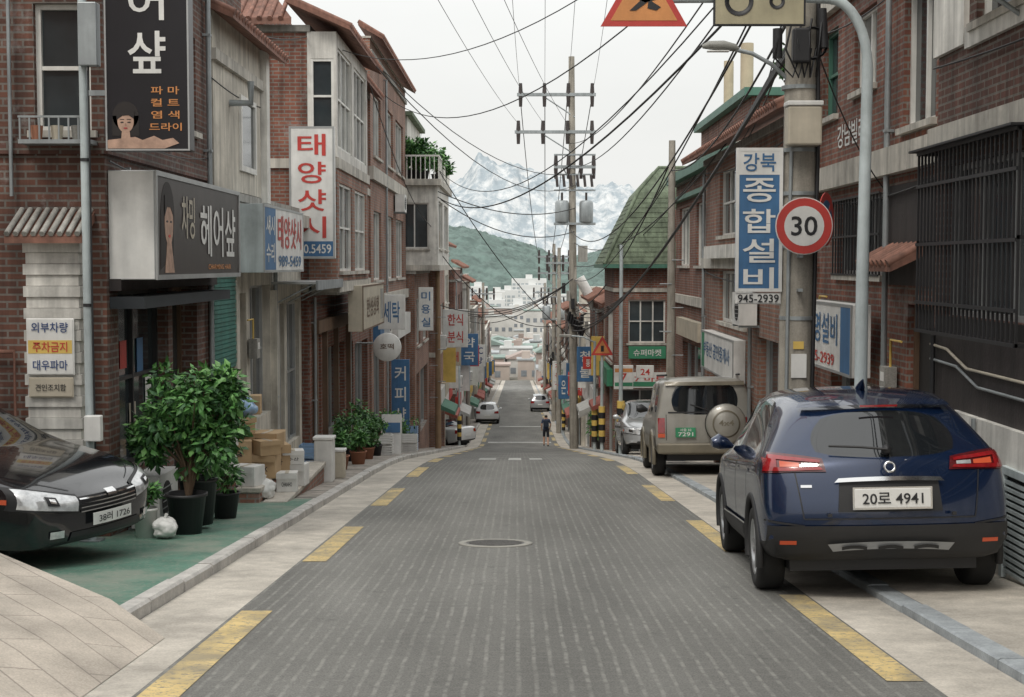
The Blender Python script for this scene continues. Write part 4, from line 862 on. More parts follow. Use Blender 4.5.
wire(o, (2.9, 14.9, 4.3), (4.6, -8, 5.6), .4, .025); wire(o, (2.9, 14.9, 4.6), (4.4, -8, 6.2), .4, .02); wire(o, (2.95, 14.9, 4.2), (4.2, 19.9, 4.4), .2, .014); wire(o, (2.95, 14.9, 4.9), (4.1, 26, 3.9), .3, .012)
wire(o, (2.95, 14.9, 4.5), (4.05, 13.7, 4.8), .1, .012); wire(o, (2.95, 14.9, 4.3), (4.2, 16.4, 2.5), .2, .01); wire(o, (2.95, 14.9, 4.0), (4.1, 24, 1.6), .5, .012); wire(o, (2.95, 14.9, 4.4), (4.9, 33, 4.1), .4, .014)
for yb, zq in ((68, -.5), (78, -1), (92, -2), (58, 0)): wire(o, p2(0, 7.5), (-3.2, yb, zq), .8, .025); wire(o, p2(0, 6.5), (3.3, yb + 4, zq - 1.5), .5, .02)
for i in range(4): wire(o, p2(0, 5 + i * .4), (2.7, 103.9, zr(104) + 5 + i * .4), .9, .035); wire(o, (2.7, 104, zr(104) + 5 + i * .5), (2.75, 140, zr(140) + 5 + i * .5), .8, .04)
wire(o, (2.5, 61.9, zr(62) + 8), (4.9, 38, 4.2), .8, .02); wire(o, (2.5, 61.9, zr(62) + 9), (4.1, 28, 4.0), 1.0, .02); wire(o, (2.93, 40, 2.2), (3.9, 36, 3.9), .1)
wire(o, (3.9, 36, 4.3), p2(0, 6), .8, .025); wire(o, (3.9, 36, 4.0), (2.95, 15, 4.4), .5, .02)
wire(o, (-4.2, 13.8, 5.2), (-3.95, 27, 5.9), .5, .012); wire(o, (-2.95, 53, 2.7), (-3.2, 84, .7), .6, .025); wire(o, (-3.4, 33, 5.8), (-2.95, 53, 2.9), .7, .015)
wire(o, (-2.78, 50.1, 5.0), p2(.0, 4.8), .6, .022); wire(o, (-2.95, 53, 2.2), p2(-.2, 5.6), 1.2, .022)
o.done()

# ------------------------------------------------------------------ plants
def leafcloud(o, c, rad, n, size, seed, clusters=14, part="foliage"):
    rnd = random.Random(seed); cs = []
    for i in range(clusters):
        while True:
            v = Vector((rnd.uniform(-1, 1), rnd.uniform(-1, 1), rnd.uniform(-1, 1)))
            if .35 < v.length < 1: break
        cs.append((Vector((v.x * rad[0], v.y * rad[1], v.z * rad[2])) * .8, rnd.uniform(.28, .5)))
    V = {m: ([], []) for m in lf}
    for i in range(n):
        cc, cr = rnd.choice(cs); d = Vector((rnd.gauss(0, 1), rnd.gauss(0, 1), rnd.gauss(0, 1))).normalized() * (cr * min(rad) * rnd.random() ** .4)
        p = Vector(c) + cc + d; s_ = size * rnd.uniform(.6, 1.3)
        ax = (d.normalized() * .7 + Vector((rnd.gauss(0, .6), rnd.gauss(0, .6), rnd.gauss(-.15, .5)))).normalized()
        sd = ax.cross(Vector((rnd.gauss(0, .5), rnd.gauss(0, .5), 1))).normalized(); up = sd.cross(ax)
        q = [p, p + ax * s_ * .45 + sd * s_ * .27 - up * s_ * .06, p + ax * s_ - up * s_ * .16, p + ax * s_ * .45 - sd * s_ * .27 - up * s_ * .06, p + ax * s_ * .45 + up * s_ * .03]
        m = lf[rnd.choices((0, 1, 2), (5, 4 if d.z > 0 else 1, 3))[0]]; vs, fs = V[m]; k = len(vs); vs += q; fs += [(k, k + 1, k + 4), (k + 1, k + 2, k + 4), (k + 2, k + 3, k + 4), (k + 3, k, k + 4)]
    for m, (vs, fs) in V.items():
        if vs: o.add(part, m, vs, fs)
    return [Vector(c) + a for a, _ in cs]
def pot(o, c, r, h, m):
    o.lathe("pot", m, c, (0, 0, 1), [(.001, 0), (r * .75, 0), (r, h * .92), (r * 1.08, h * .92), (r * 1.08, h), (r * .95, h), (r * .93, h * .88), (.001, h * .88)], 24)
def potplant(name, x, y, z, pr, ph, rad, trunk, n, size, seed, pm=potm, cl=12):
    o = O(name, (x, y, z)); pot(o, (0, 0, 0), pr, ph, pm); cz = ph + trunk + rad[2] * .8
    cs = leafcloud(o, (0, 0, cz), rad, n, size, seed, cl)
    for c_ in cs:
        o.tube("stems", bark, [(0, 0, ph * .8), Vector((c_.x * .25, c_.y * .25, ph + trunk)), c_], [.022 * rad[2] + .006, .014 * rad[2] + .004, .004], 5)
    o.done()
gz = lambda y: zr(y) + .095
o = O("potted_tree", (-3.4, 14.5, gz(14.5)))
pot(o, (0, 0, 0), .2, .42, potm); pot(o, (-.0, .55, 0), .2, .5, potm)
cs = leafcloud(o, (.02, .15, 1.24), (.60, .5, .68), 3600, .105, 3, 38)
for c_ in cs: o.tube("branches", bark, [(0, .1, .35), Vector((c_.x * .2, c_.y * .2 + .1, .7)), c_], [.03, .016, .004], 6)
leafcloud(o, (-.38, .3, 1.0), (.28, .3, .35), 520, .105, 9, 8); leafcloud(o, (.1, .5, .62), (.2, .2, .16), 180, .09, 10, 6)
o.done()
potplant("potted_plant", -3.72, 14.1, gz(14.1), .12, .3, (.15, .15, .16), .03, 160, .08, 21, whitep)
potplant("potted_plant", -3.35, 16.2, gz(16.2), .16, .3, (.25, .25, .3), .03, 300, .09, 22, potm)
for i, (x, y, rr, hh) in enumerate([(-3.45, 29, .3, .45), (-3.2, 30.2, .28, .35), (-3.5, 31.3, .32, .6), (-3.1, 27.6, .2, .25), (-3.3, 33, .3, .4), (-3.3, 37, .3, .5), (-3.25, 41, .35, .6), (-3.2, 25.6, .16, .2)]):
    potplant("potted_plant", x, y, gz(y), .16, .26, (rr, rr, hh), .05, 420, .11, 40 + i, pott if i % 2 else potm)
for i, (x, y, z) in enumerate([(-3.3, 50.6, 4.65), (-3.9, 50.4, 4.65), (-2.95, 52.5, 4.65), (-2.95, 55, 4.65), (-3.6, 50.5, 4.65)]): potplant("balcony_plant", x, y, z, .2, .3, (.5, .5, .6), .1, 420, .2, 60 + i)
for i, (x, y, z) in enumerate([(4.4, 21, 4.4), (4.5, 22.2, 4.3), (4.5, 23.2, 4.3), (4.6, 16.5, 5.7), (4.6, 18.0, 5.7)]):
    potplant("rooftop_plant", x, y, z, .18, .3, (.4, .4, .3), .05, 400, .14, 70 + i)
potplant("potted_plant", 3.35, 43.5, zr(43.5) + .06, .2, .3, (.4, .4, .55), .1, 400, .16, 80)
potplant("potted_plant", 3.2, 54, zr(54) + .06, .2, .3, (.5, .5, .8), .1, 400, .2, 81)

# ------------------------------------------------------------------ vehicles
def ring(s):
    y, w, zb, zm, zs, wr, zt, db, dbelt, dr = s
    if zt - zs > .25: z7, z8, z9 = zt - .085, zt - .02, zt
    else: d = zt - zs; z7, z8, z9 = zs + .35 * d, zs + .75 * d, zt
    P_ = [(0, zb), (.75 * w, zb), (.93 * w, zb + .02), (.985 * w, zb + .15), (w, zm), (.985 * w, zs - .06), (.94 * w, zs), (wr, z7), (wr * .8, z8), (0, z9)]
    D = [db, db, db, db * .4, 0, dbelt * .7, dbelt, dr, dr, dr]
    return [Vector((p[0], y + d, p[1])) for p, d in zip(P_, D)]
def carbody(o, st, mats, side, wind, rb_, fb, wells, capfront=None, caprear=None, lower=1, lev=2):
    bm = bmesh.new(); G = []
    for i, s in enumerate(st):
        r = ring(s); full = r + [Vector((-r[j].x, r[j].y, r[j].z)) for j in range(8, 0, -1)]
        for e, bu, sg in ((0, rb_, -1), (len(st) - 1, fb, 1)):
            if i == e:
                for k in (0, 9): full[k].y += sg * bu
                for k in (1, 17, 8, 10): full[k].y += sg * bu * .36
        G.append([bm.verts.new(v) for v in full])
    def seg(k): return k if k < 9 else 17 - k
    for i in range(len(st) - 1):
        for k in range(18):
            f = bm.faces.new((G[i][k], G[i + 1][k], G[i + 1][(k + 1) % 18], G[i][(k + 1) % 18])); j = seg(k)
            mi = 0
            if j <= 2: mi = lower if j == 2 else 1
            if j == 6 and i in side: mi = 2
            if j >= 7 and i in wind: mi = 2
            f.material_index = mi
    T = [-1, -.8, 0, .8, 1]
    for e, bu, sg, fn in ((0, rb_, -1, caprear), (len(st) - 1, fb, 1, capfront)):
        r = ring(st[e]); C = {}
        for j in range(2, 8):
            for c_ in range(5):
                if c_ == 4: v = G[e][j]
                elif c_ == 0: v = G[e][18 - j]
                elif j == 2: v = G[e][{3: 1, 2: 0, 1: 17}[c_]]
                elif j == 7: v = G[e][{3: 8, 2: 9, 1: 10}[c_]]
                else: v = bm.verts.new((T[c_] * r[j].x, r[j].y + sg * bu * (1 - T[c_] ** 2), r[j].z))
                C[j, c_] = v
        for j in range(2, 7):
            for c_ in range(4):
                f = bm.faces.new((C[j, c_], C[j, c_ + 1], C[j + 1, c_ + 1], C[j + 1, c_])); f.material_index = fn(j, c_) if fn else 0
    bmesh.ops.recalc_face_normals(bm, faces=bm.faces)
    cl = bm.edges.layers.float.get("crease_edge") or bm.edges.layers.float.new("crease_edge")
    for e in bm.edges:
        if len(e.link_faces) == 2 and e.link_faces[0].material_index != e.link_faces[1].material_index: e[cl] = .55
    for f in bm.faces: f.smooth = True
    me = bpy.data.meshes.new("body"); bm.to_mesh(me); bm.free()
    for m in mats: me.materials.append(m)
    ob = bpy.data.objects.new("tmp_body", me); S.collection.objects.link(ob)
    ss = ob.modifiers.new("s", 'SUBSURF'); ss.levels = lev; ss.render_levels = lev
    cut = O("tmp_cut")
    for (yw, rw, zw, hw) in wells:
        for sx in (-1, 1): cut.cyl("c", mats[1], (sx * (hw - .30), yw, zw), (sx * (hw + .2), yw, zw), rw, n=40)
    cob = cut.done(); cob.data.materials.clear()
    for m in mats: cob.data.materials.append(m)
    for p in cob.data.polygons: p.material_index = 1; p.use_smooth = False
    bo = ob.modifiers.new("b", 'BOOLEAN'); bo.operation = 'DIFFERENCE'; bo.object = cob; bo.solver = 'EXACT'
    dg = bpy.context.evaluated_depsgraph_get(); fm = bpy.data.meshes.new_from_object(ob.evaluated_get(dg))
    bvh = BVHTree.FromPolygons([v.co.copy() for v in fm.vertices], [tuple(p.vertices) for p in fm.polygons])
    bpy.data.objects.remove(ob); bpy.data.objects.remove(cob)
    o.extra.append(("body", fm)); return bvh
def decal(o, part, mat, bvh, cn, way, off=.006, nu=10, nv=5, bow=0.):
    """panel that follows the body; corners given as (a,z) in order; a = x for rear/front, y for left/right"""
    dirs = dict(rear=Vector((0, 1, 0)), front=Vector((0, -1, 0)), left=Vector((1, 0, 0)), right=Vector((-1, 0, 0))); d = dirs[way]
    pts = []
    for i in range(nu + 1):
        for j in range(nv + 1):
            s_, t = i / nu, j / nv
            a = (cn[0][0] * (1 - s_) + cn[1][0] * s_) * (1 - t) + (cn[3][0] * (1 - s_) + cn[2][0] * s_) * t
            z = (cn[0][1] * (1 - s_) + cn[1][1] * s_) * (1 - t) + (cn[3][1] * (1 - s_) + cn[2][1] * s_) * t + bow * 4 * s_ * (1 - s_)
            org = Vector((a, 0, z)) if way in ('rear', 'front') else Vector((0, a, z)); org = org - d * 12
            h = bvh.ray_cast(org, d); pts.append(None if h[0] is None else h[0] - d * off * 1.0 + (h[1] * off * (.5 if h[1].dot(d) < 0 else -.5)))
    vs = []; idx = {}; fs = []
    for i, p in enumerate(pts):
        if p is not None: idx[i] = len(vs); vs.append(p)
    for i in range(nu):
        for j in range(nv):
            q = [i * (nv + 1) + j, (i + 1) * (nv + 1) + j, (i + 1) * (nv + 1) + j + 1, i * (nv + 1) + j + 1]
            if all(k in idx for k in q): fs.append([idx[k] for k in q])
    if fs:
        if way in ('front', 'left'): fs = [f[::-1] for f in fs]
        o.add(part, mat, vs, fs, True)
rimm = M("alloy_rim", (.45, .46, .47), .3, .8, var=.05); chrome = M("chrome", (.7, .7, .7), .12, 1, var=.03)
carglass = M("car_glass", (.012, .014, .016), .03, var=.05, spec=.9); trimb = M("black_plastic_trim", (.02, .02, .021), .6)
taill = M("tail_lamp_red", (.28, .010, .013), .1, coat=1, var=.25, scale=14); headl = M("headlamp_glass", (.55, .56, .57), .12, .3, coat=1, var=.35, scale=14)
plate = M("number_plate_white", (.74, .74, .72), .45, var=.03); plateg = M("number_plate_green", (.04, .25, .12), .5)
orl = M("reflector_orange", (.6, .10, .04), .3)
def wheel(o, x, y, r, w=.21, sx=1, rim=rimm, spokes=5):
    c = (x, y, r); k = sx
    o.lathe("tyres", rubber, c, (k, 0, 0), [(r * .62, -w / 2), (r * .9, -w / 2), (r * .985, -w * .38), (r, -w * .2), (r, w * .2), (r * .985, w * .38), (r * .9, w / 2), (r * .66, w / 2 - .005), (r * .62, w / 2 - .03)], 40)
    o.lathe("rims", rim, c, (k, 0, 0), [(r * .66, w / 2 - .006), (r * .60, w / 2 - .012), (r * .58, w / 2 - .09)], 36)
    o.lathe("rim_wells", black, c, (k, 0, 0), [(r * .6, w / 2 - .1), (.001, w / 2 - .1)], 30); o.lathe("rims", rim, c, (k, 0, 0), [(r * .14, w / 2 - .06), (r * .14, w / 2 - .02), (.001, w / 2 - .015)], 20)
    for i in range(spokes):
        a = 2 * math.pi * i / spokes; d = Vector((0, math.cos(a), math.sin(a))); u = Vector((k, 0, 0)); s_ = d.cross(u)
        cc = Vector(c)
        for off_ in (-.035, .035):
            p0 = cc + d * r * .1 + s_ * off_ * .4; p1 = cc + d * r * .61 + s_ * off_
            mid_ = (p0 + p1) / 2 + u * (w / 2 - .035); o.obox("rims", rim, mid_, (p1 - p0), s_, (p1 - p0).length, .03, .03)
def arches(o, wells, hw, r=.03, m=trimb):
    for (yw, rw, zw, _) in wells:
        for sx in (-1, 1):
            o.tube("arch_trim", m, [(sx * hw, yw + math.cos(a) * (rw + .015), zw + math.sin(a) * (rw + .015)) for a in [math.pi * (-.12 + 1.24 * i / 20) for i in range(21)]], r, 8)

# --- blue SUV
bluepaint = M("metallic_blue_paint", (.006, .019, .060), .25, .4, var=.06, coat=1)
slope = math.atan((zr(14) - zr(11)) / 3)
o = O("parked_suv", (2.77, 10.38, zr(10.38) + .02), (slope, -R(1.6), R(-2.6)))
W = .93
st = [(.03, .83, .34, .66, 1.06, .60, 1.42, .10, .12, .42), (.10, .90, .30, .66, 1.08, .63, 1.48, .03, .11, .44), (.32, W, .28, .68, 1.09, .65, 1.53, 0, .06, .40), (.80, W, .25, .70, 1.07, .665, 1.57, 0, 0, .16), (1.15, W, .24, .70, 1.05, .67, 1.59, 0, 0, .05), (1.95, W - .005, .24, .70, 1.02, .675, 1.60, 0, 0, 0), (2.04, W - .005, .24, .70, 1.02, .675, 1.60, 0, 0, 0), (2.85, W, .24, .70, 1.0, .64, 1.54, 0, 0, -.35), (3.2, W, .25, .70, .99, .74, 1.05, 0, 0, 0), (3.6, W, .27, .68, .95, .66, 1.01, 0, 0, 0), (3.95, .86, .28, .62, .86, .6, .92, 0, 0, 0), (4.10, .74, .32, .58, .76, .5, .8, -.04, 0, 0)]
wells = [(.80, .37, .36, W), (3.36, .37, .36, W)]
cr = lambda j, c_: 1 if j <= 2 else (2 if j == 6 and c_ in (1, 2) else 0)
bv = carbody(o, st, [bluepaint, trimb, carglass], {3, 4, 6}, {7}, .13, .12, wells, caprear=cr, capfront=lambda j, c_: 1 if j <= 3 and c_ in (1, 2) else 0, lower=1, lev=3)
arches(o, wells, W - .02, .03)
lampdark = M("tail_lamp_smoked", (.10, .008, .01), .1, coat=1)
for sx in (-1, 1):
    for yw in (.80, 3.36): wheel(o, sx * .81, yw, .335, .215, sx)
    q = lambda a, z: (sx * a, z)
    decal(o, "tail_lamp_housing", lampdark, bv, [q(.895, .955), q(.45, .965), q(.47, 1.060), q(.87, 1.11)], 'rear', .010, 18, 6, .006)
    decal(o, "tail_lamps", taill, bv, [q(.89, .97), q(.47, .98), q(.49, 1.0), q(.885, 1.0)], 'rear', .016, 16, 2); decal(o, "tail_lamps", taill, bv, [q(.885, 1.065), q(.49, 1.03), q(.49, 1.05), q(.87, 1.095)], 'rear', .016, 16, 2); decal(o, "tail_lamps", taill, bv, [q(.885, 1.0), q(.80, 1.0), q(.80, 1.06), q(.88, 1.065)], 'rear', .0155, 6, 3)
    decal(o, "tail_lamp_core", headl, bv, [q(.62, 1.003), q(.51, 1.003), q(.51, 1.025), q(.62, 1.03)], 'rear', .015, 5, 2); decal(o, "tail_lamp_amber", orl, bv, [q(.78, 1.003), q(.64, 1.003), q(.64, 1.03), q(.78, 1.045)], 'rear', .015, 5, 2)
    decal(o, "reflectors", orl, bv, [q(.80, .43), q(.68, .43), q(.68, .46), q(.80, .46)], 'rear', .014, 6, 2)
    sw = 'left' if sx < 0 else 'right'
    for yy_ in (1.05, 2.0, 2.95): decal(o, "door_gaps", black, bv, [(yy_, .35), (yy_ + .012, .35), (yy_ + .012 + (.12 if yy_ < 1.1 else 0), 1.0), (yy_ + (.12 if yy_ < 1.1 else 0), 1.0)], sw, .002, 1, 10)
    decal(o, "side_cladding", trimb, bv, [(1.15, .30), (2.98, .30), (2.98, .48), (1.15, .48)], sw, .01, 12, 4); decal(o, "side_chrome", chrome, bv, [(1.2, .48), (2.9, .45), (2.9, .465), (1.2, .495)], sw, .013, 10, 1)
    decal(o, "door_handles", bluepaint, bv, [(1.3, .90), (1.48, .90), (1.48, .935), (1.3, .935)], sw, .03, 4, 2); decal(o, "door_handles", bluepaint, bv, [(2.15, .88), (2.33, .88), (2.33, .915), (2.15, .915)], sw, .03, 4, 2)
    o.tube("door_mirrors", bluepaint, [(sx * .86, 2.72, 1.05), (sx * .93, 2.70, 1.08), (sx * 1.0, 2.68, 1.10), (sx * 1.06, 2.67, 1.09)], [.02, .055, .075, .04], 12)
    decal(o, "headlamps", headl, bv, [q(.8, .72), q(.45, .70), q(.45, .80), q(.8, .85)], 'front', .012, 8, 4)
    decal(o, "bumper_crease", trimb, bv, [q(.90, .60), q(.62, .56), q(.62, .575), q(.90, .615)], 'rear', .006, 8, 1)
decal(o, "roof_spoiler_lip", bluepaint, bv, [(-.58, 1.415), (.58, 1.415), (.55, 1.455), (-.55, 1.455)], 'rear', .05, 16, 3, .015)
o.box("brake_light", taill, -.14, .14, .28, .295, 1.435, 1.45)
decal(o, "bumper_lower", trimb, bv, [(-.90, .30), (.90, .30), (.88, .57), (-.88, .57)], 'rear', .012, 24, 8)
decal(o, "tailgate_gap", black, bv, [(-.62, .615), (.62, .615), (.62, .625), (-.62, .625)], 'rear', .004, 20, 1)
for sx in (-1, 1): decal(o, "tailgate_gap", black, bv, [(sx * .62, .62), (sx * .630, .62), (sx * .68, .96), (sx * .670, .96)], 'rear', .004, 1, 8)
skid = M("silver_skid_plate", (.30, .31, .32), .4, .5)
decal(o, "skid_plate", skid, bv, [(-.42, .385), (.42, .385), (.46, .44), (-.46, .44)], 'rear', .035, 16, 4, .02)
for k in range(3): decal(o, "skid_plate_slots", trimb, bv, [(-.36 + k * .26, .40), (-.18 + k * .26, .40), (-.18 + k * .26, .425), (-.36 + k * .26, .425)], 'rear', .045, 6, 2, .012)
decal(o, "plate_recess", trimb, bv, [(-.38, .67), (.38, .67), (.36, .90), (-.36, .90)], 'rear', .008, 12, 4)
decal(o, "chrome_strip", chrome, bv, [(-.40, .885), (.40, .885), (.37, .915), (-.37, .915)], 'rear', .03, 16, 2, .01)
o.obox("number_plate", plate, (0, -.128, .775), RX, (0, -.06, 1), .55, .14, .012, .004); o.obox("number_plate_frame", chrome, (0, -.120, .775), RX, (0, -.06, 1), .575, .165, .012)
o.text("number_plate_text", black, "20로 4941", (0, -.1355, .775), RX, .44, .085)
for sx in (-.45, .45): o.box("parking_sensor", black, sx - .015, sx + .015, -.1, -.07, .64, .665)
o.lathe("badge_ring", chrome, (0, -.065, 1.0), (0, -1, .25), [(.028, 0), (.036, .012), (.045, 0)], 20)
decal(o, "model_lettering", chrome, bv, [(-.64, .85), (-.56, .85), (-.56, .87), (-.64, .87)], 'rear', .01, 4, 1)
o.lathe("wiper_hub", black, (.0, .04, 1.12), (0, -1, .3), [(.035, -.03), (.035, .03), (.001, .04)], 14)
o.tube("rear_wiper", black, [(.0, .0, 1.125), (-.2, .03, 1.145), (-.42, .07, 1.155)], .010, 6)
o.tube("shark_fin_aerial", bluepaint, [(0, .98, 1.575), (0, .90, 1.625), (0, .85, 1.645)], [.04, .018, .006], 8)
o.box("underbody", black, -.7, .7, .3, 3.8, .2, .34)
o.done()

# --- beige SUV with spare wheel
beige = M("beige_paint", (.34, .325, .29), .4, .3, var=.1, coat=.5, streak=.12); gold = M("gold_lower_paint", (.19, .168, .125), .45, .2, var=.15, coat=.3)
sl2 = math.atan((zr(28) - zr(25)) / 3)
o = O("off_road_car", (3.29, 24.6, zr(24.6) + .02), (sl2, -R(.8), R(-1.5)))
W = .875
st = [(.0, .85, .42, .75, 1.08, .72, 1.68, .03, .02, .06), (.04, .87, .40, .75, 1.09, .74, 1.73, 0, 0, .05), (.2, W, .38, .75, 1.10, .75, 1.76, 0, 0, 0), (1.05, W, .36, .75, 1.10, .75, 1.78, 0, 0, 0), (1.15, W, .36, .75, 1.10, .75, 1.78, 0, 0, 0), (2.0, W, .36, .75, 1.09, .75, 1.77, 0, 0, 0), (2.1, W, .36, .75, 1.09, .75, 1.77, 0, 0, 0), (2.85, W, .36, .75, 1.08, .70, 1.70, 0, 0, -.25), (3.05, W, .38, .75, 1.07, .74, 1.12, 0, 0, 0), (3.9, W, .4, .75, 1.0, .7, 1.06, 0, 0, 0), (4.15, .82, .42, .7, .9, .66, .97, 0, 0, 0), (4.2, .78, .44, .68, .85, .6, .9, 0, 0, 0)]
wells = [(.85, .40, .37, W), (3.4, .40, .37, W)]
bv = carbody(o, st, [beige, gold, carglass], {2, 4, 6}, {7}, .03, .05, wells, caprear=lambda j, c_: 1 if j <= 2 else (2 if j == 6 and c_ in (1, 2) else 0), lev=3)
arches(o, wells, W - .01, .04, gold)
for sx in (-1, 1):
    for yw in (.85, 3.4): wheel(o, sx * .76, yw, .355, .23, sx)
    q = lambda a, z: (sx * a, z)
    decal(o, "tail_lamps", taill, bv, [q(.82, .78), q(.70, .78), q(.70, 1.04), q(.82, 1.04)], 'rear', .012, 3, 4); decal(o, "indicator_lamps", orl, bv, [q(.82, .70), q(.70, .70), q(.70, .77), q(.82, .77)], 'rear', .012, 3, 2)
    sw = 'left' if sx < 0 else 'right'
    decal(o, "side_moulding", gold, bv, [(.1, .5), (4.0, .5), (4.0, .72), (.1, .72)], sw, .01, 24, 4)
    for yy_ in (1.1, 2.05, 2.9): decal(o, "door_gaps", black, bv, [(yy_, .45), (yy_ + .015, .45), (yy_ + .015, 1.05), (yy_, 1.05)], sw, .012, 1, 8)
    o.tube("door_mirrors", black, [(sx * .82, 2.75, 1.15), (sx * .95, 2.73, 1.18), (sx * 1.03, 2.72, 1.18)], [.03, .09, .06], 10); o.tube("roof_rails", black, [(sx * .64, .3, 1.79), (sx * .64, 2.5, 1.81)], .02, 6)
    decal(o, "tailgate_gap", black, bv, [(sx * .67, .65), (sx * .68, .65), (sx * .68, 1.1), (sx * .67, 1.1)], 'rear', .006, 1, 6)
decal(o, "roof_visor", gold, bv, [(-.68, 1.6), (.68, 1.6), (.68, 1.66), (-.68, 1.66)], 'rear', .04, 10, 2)
decal(o, "rear_window_seal", black, bv, [(-.64, 1.12), (.64, 1.12), (.64, 1.145), (-.64, 1.145)], 'rear', .006, 10, 1)
o.box("rear_bumper", gold, -.84, .84, -.14, .02, .42, .60, .03)
o.lathe("spare_wheel_cover", beige, (.34, -.04, .93), (0, -1, 0), [(.34, 0), (.35, .03), (.35, .17), (.31, .215), (.001, .225)], 36); o.lathe("spare_wheel_band", rubber, (.34, -.04, .93), (0, -1, 0), [(.355, .04), (.358, .10), (.355, .16)], 36)
o.text("spare_cover_text", gold, "4x4", (.34, -.268, .95), RX, .26, .10); o.lathe("spare_cover_ring", gold, (.34, -.255, .93), (0, -1, 0), [(.24, 0), (.24, .006), (.215, .006), (.215, .012)], 32)
o.box("number_plate", plateg, -.52, -.17, -.065, -.04, .70, .87, .004); o.text("number_plate_text", whitep, "서울 32", (-.345, -.067, .83), RX, .2, .05); o.text("number_plate_text", whitep, "7291", (-.345, -.067, .755), RX, .26, .07)
o.tube("rear_wiper", black, [(.1, -.03, 1.15), (-.25, -.0, 1.27)], .012, 5)
o.box("underbody", black, -.65, .65, .2, 3.9, .28, .42); o.done()

# --- sedans
def sedan(name, loc, rot, paint, hatch=False, lev=2):
    o = O(name, loc, rot); W = .885
    if hatch: st = [(.0, .78, .33, .62, .98, .58, 1.40, .05, .05, .25), (.08, .84, .28, .62, 1.0, .62, 1.46, 0, .04, .24), (.4, .84, .22, .63, 1.0, .64, 1.49, 0, 0, .1), (1.5, .84, .2, .63, .97, .65, 1.52, 0, 0, 0), (1.58, .84, .2, .63, .97, .65, 1.52, 0, 0, 0), (2.3, .84, .2, .63, .95, .62, 1.47, 0, 0, -.3), (2.8, .84, .22, .62, .93, .68, .99, 0, 0, 0), (3.2, .83, .24, .6, .86, .6, .92, 0, 0, 0), (3.5, .76, .26, .56, .76, .5, .8, 0, 0, 0), (3.58, .66, .3, .52, .68, .45, .71, 0, 0, 0)]; wl = [(.6, .33, .31, .84), (2.95, .33, .31, .84)]; sg = {2, 4}; wd = {5}; W = .84
    else: st = [(.0, .74, .36, .66, .92, .55, .96, .05, .05, .05), (.12, .82, .28, .66, .98, .6, 1.02, 0, .02, .02), (.5, .87, .23, .66, 1.0, .66, 1.06, 0, 0, 0), (.85, W, .2, .66, 1.0, .72, 1.08, 0, 0, 0), (1.25, W, .18, .66, .99, .60, 1.44, 0, 0, .15), (1.95, W, .18, .66, .97, .62, 1.50, 0, 0, 0), (2.03, W, .18, .66, .97, .62, 1.50, 0, 0, 0), (2.85, W, .18, .65, .94, .58, 1.42, 0, 0, -.25), (3.45, W, .19, .64, .90, .72, .96, 0, 0, 0), (3.95, .88, .2, .61, .83, .62, .90, 0, 0, 0), (4.3, .84, .21, .56, .74, .55, .80, 0, 0, 0), (4.42, .76, .23, .5, .66, .5, .70, 0, 0, 0), (4.48, .62, .27, .46, .6, .42, .63, 0, 0, 0)]; wl = [(.95, .34, .32, W), (3.6, .34, .32, W)]; sg = {4, 6}; wd = {3, 7}
    bv = carbody(o, st, [paint, trimb, carglass], sg, wd, .06, .10, wl, caprear=(lambda j, c_: 2 if hatch and j == 6 and c_ in (1, 2) else 0), lower=0, lev=lev)
    Ln = st[-1][0]
    for sx in (-1, 1):
        for w_ in wl: wheel(o, sx * (W - .11), w_[0], .31, .19, sx, spokes=7)
        q = lambda a, z: (sx * a, z)
        decal(o, "headlamps", headl, bv, [q(.83, .585), q(.40, .52), q(.38, .635), q(.81, .745)], 'front', .014, 14, 6)
        decal(o, "headlamp_projector", black, bv, [q(.68, .60), q(.58, .585), q(.58, .65), q(.68, .67)], 'front', .02, 5, 4); decal(o, "headlamp_projector_lens", chrome, bv, [q(.655, .615), q(.605, .605), q(.605, .64), q(.655, .65)], 'front', .025, 4, 3)
        decal(o, "headlamp_bezel", black, bv, [q(.85, .57), q(.37, .505), q(.36, .65), q(.83, .76)], 'front', .007, 14, 6)
        decal(o, "tail_lamps", taill, bv, [q(.80, .72), q(.50, .72), q(.50, .87), q(.78, .90)], 'rear', .012, 8, 4)
        decal(o, "fog_lamps", headl, bv, [q(.66, .32), q(.54, .32), q(.54, .38), q(.66, .38)], 'front', .012, 4, 2)
        decal(o, "bonnet_gap", black, bv, [q(.60, .755), q(.38, .68), q(.38, .686), q(.60, .761)], 'front', .004, 8, 1)
        o.tube("door_mirrors", paint, [(sx * .80, Ln * .62, .98), (sx * .92, Ln * .615, 1.02), (sx * 1.0, Ln * .61, 1.01)], [.025, .08, .05], 10)
        sw = 'left' if sx < 0 else 'right'
        for f in (.27, .44, .64): decal(o, "door_gaps", black, bv, [(Ln * f, .3), (Ln * f + .012, .3), (Ln * f + .012, .92), (Ln * f, .92)], sw, .003, 1, 8)
        decal(o, "indicator", orl, bv, [(Ln * .915, .62), (Ln * .935, .62), (Ln * .935, .66), (Ln * .915, .66)], sw, .01, 2, 2)
    decal(o, "grille", black, bv, [(-.36, .50), (.36, .50), (.40, .63), (-.40, .63)], 'front', .008, 14, 4)
    for k in range(4): decal(o, "grille_bars", chrome, bv, [(-.37, .505 + k * .034), (.37, .505 + k * .034), (.37, .514 + k * .034), (-.37, .514 + k * .034)], 'front', .018, 14, 1)
    decal(o, "lower_intake", black, bv, [(-.5, .26), (.5, .26), (.46, .35), (-.46, .35)], 'front', .008, 14, 3)
    decal(o, "badge", chrome, bv, [(-.06, .60), (.06, .60), (.06, .65), (-.06, .65)], 'front', .025, 4, 3)
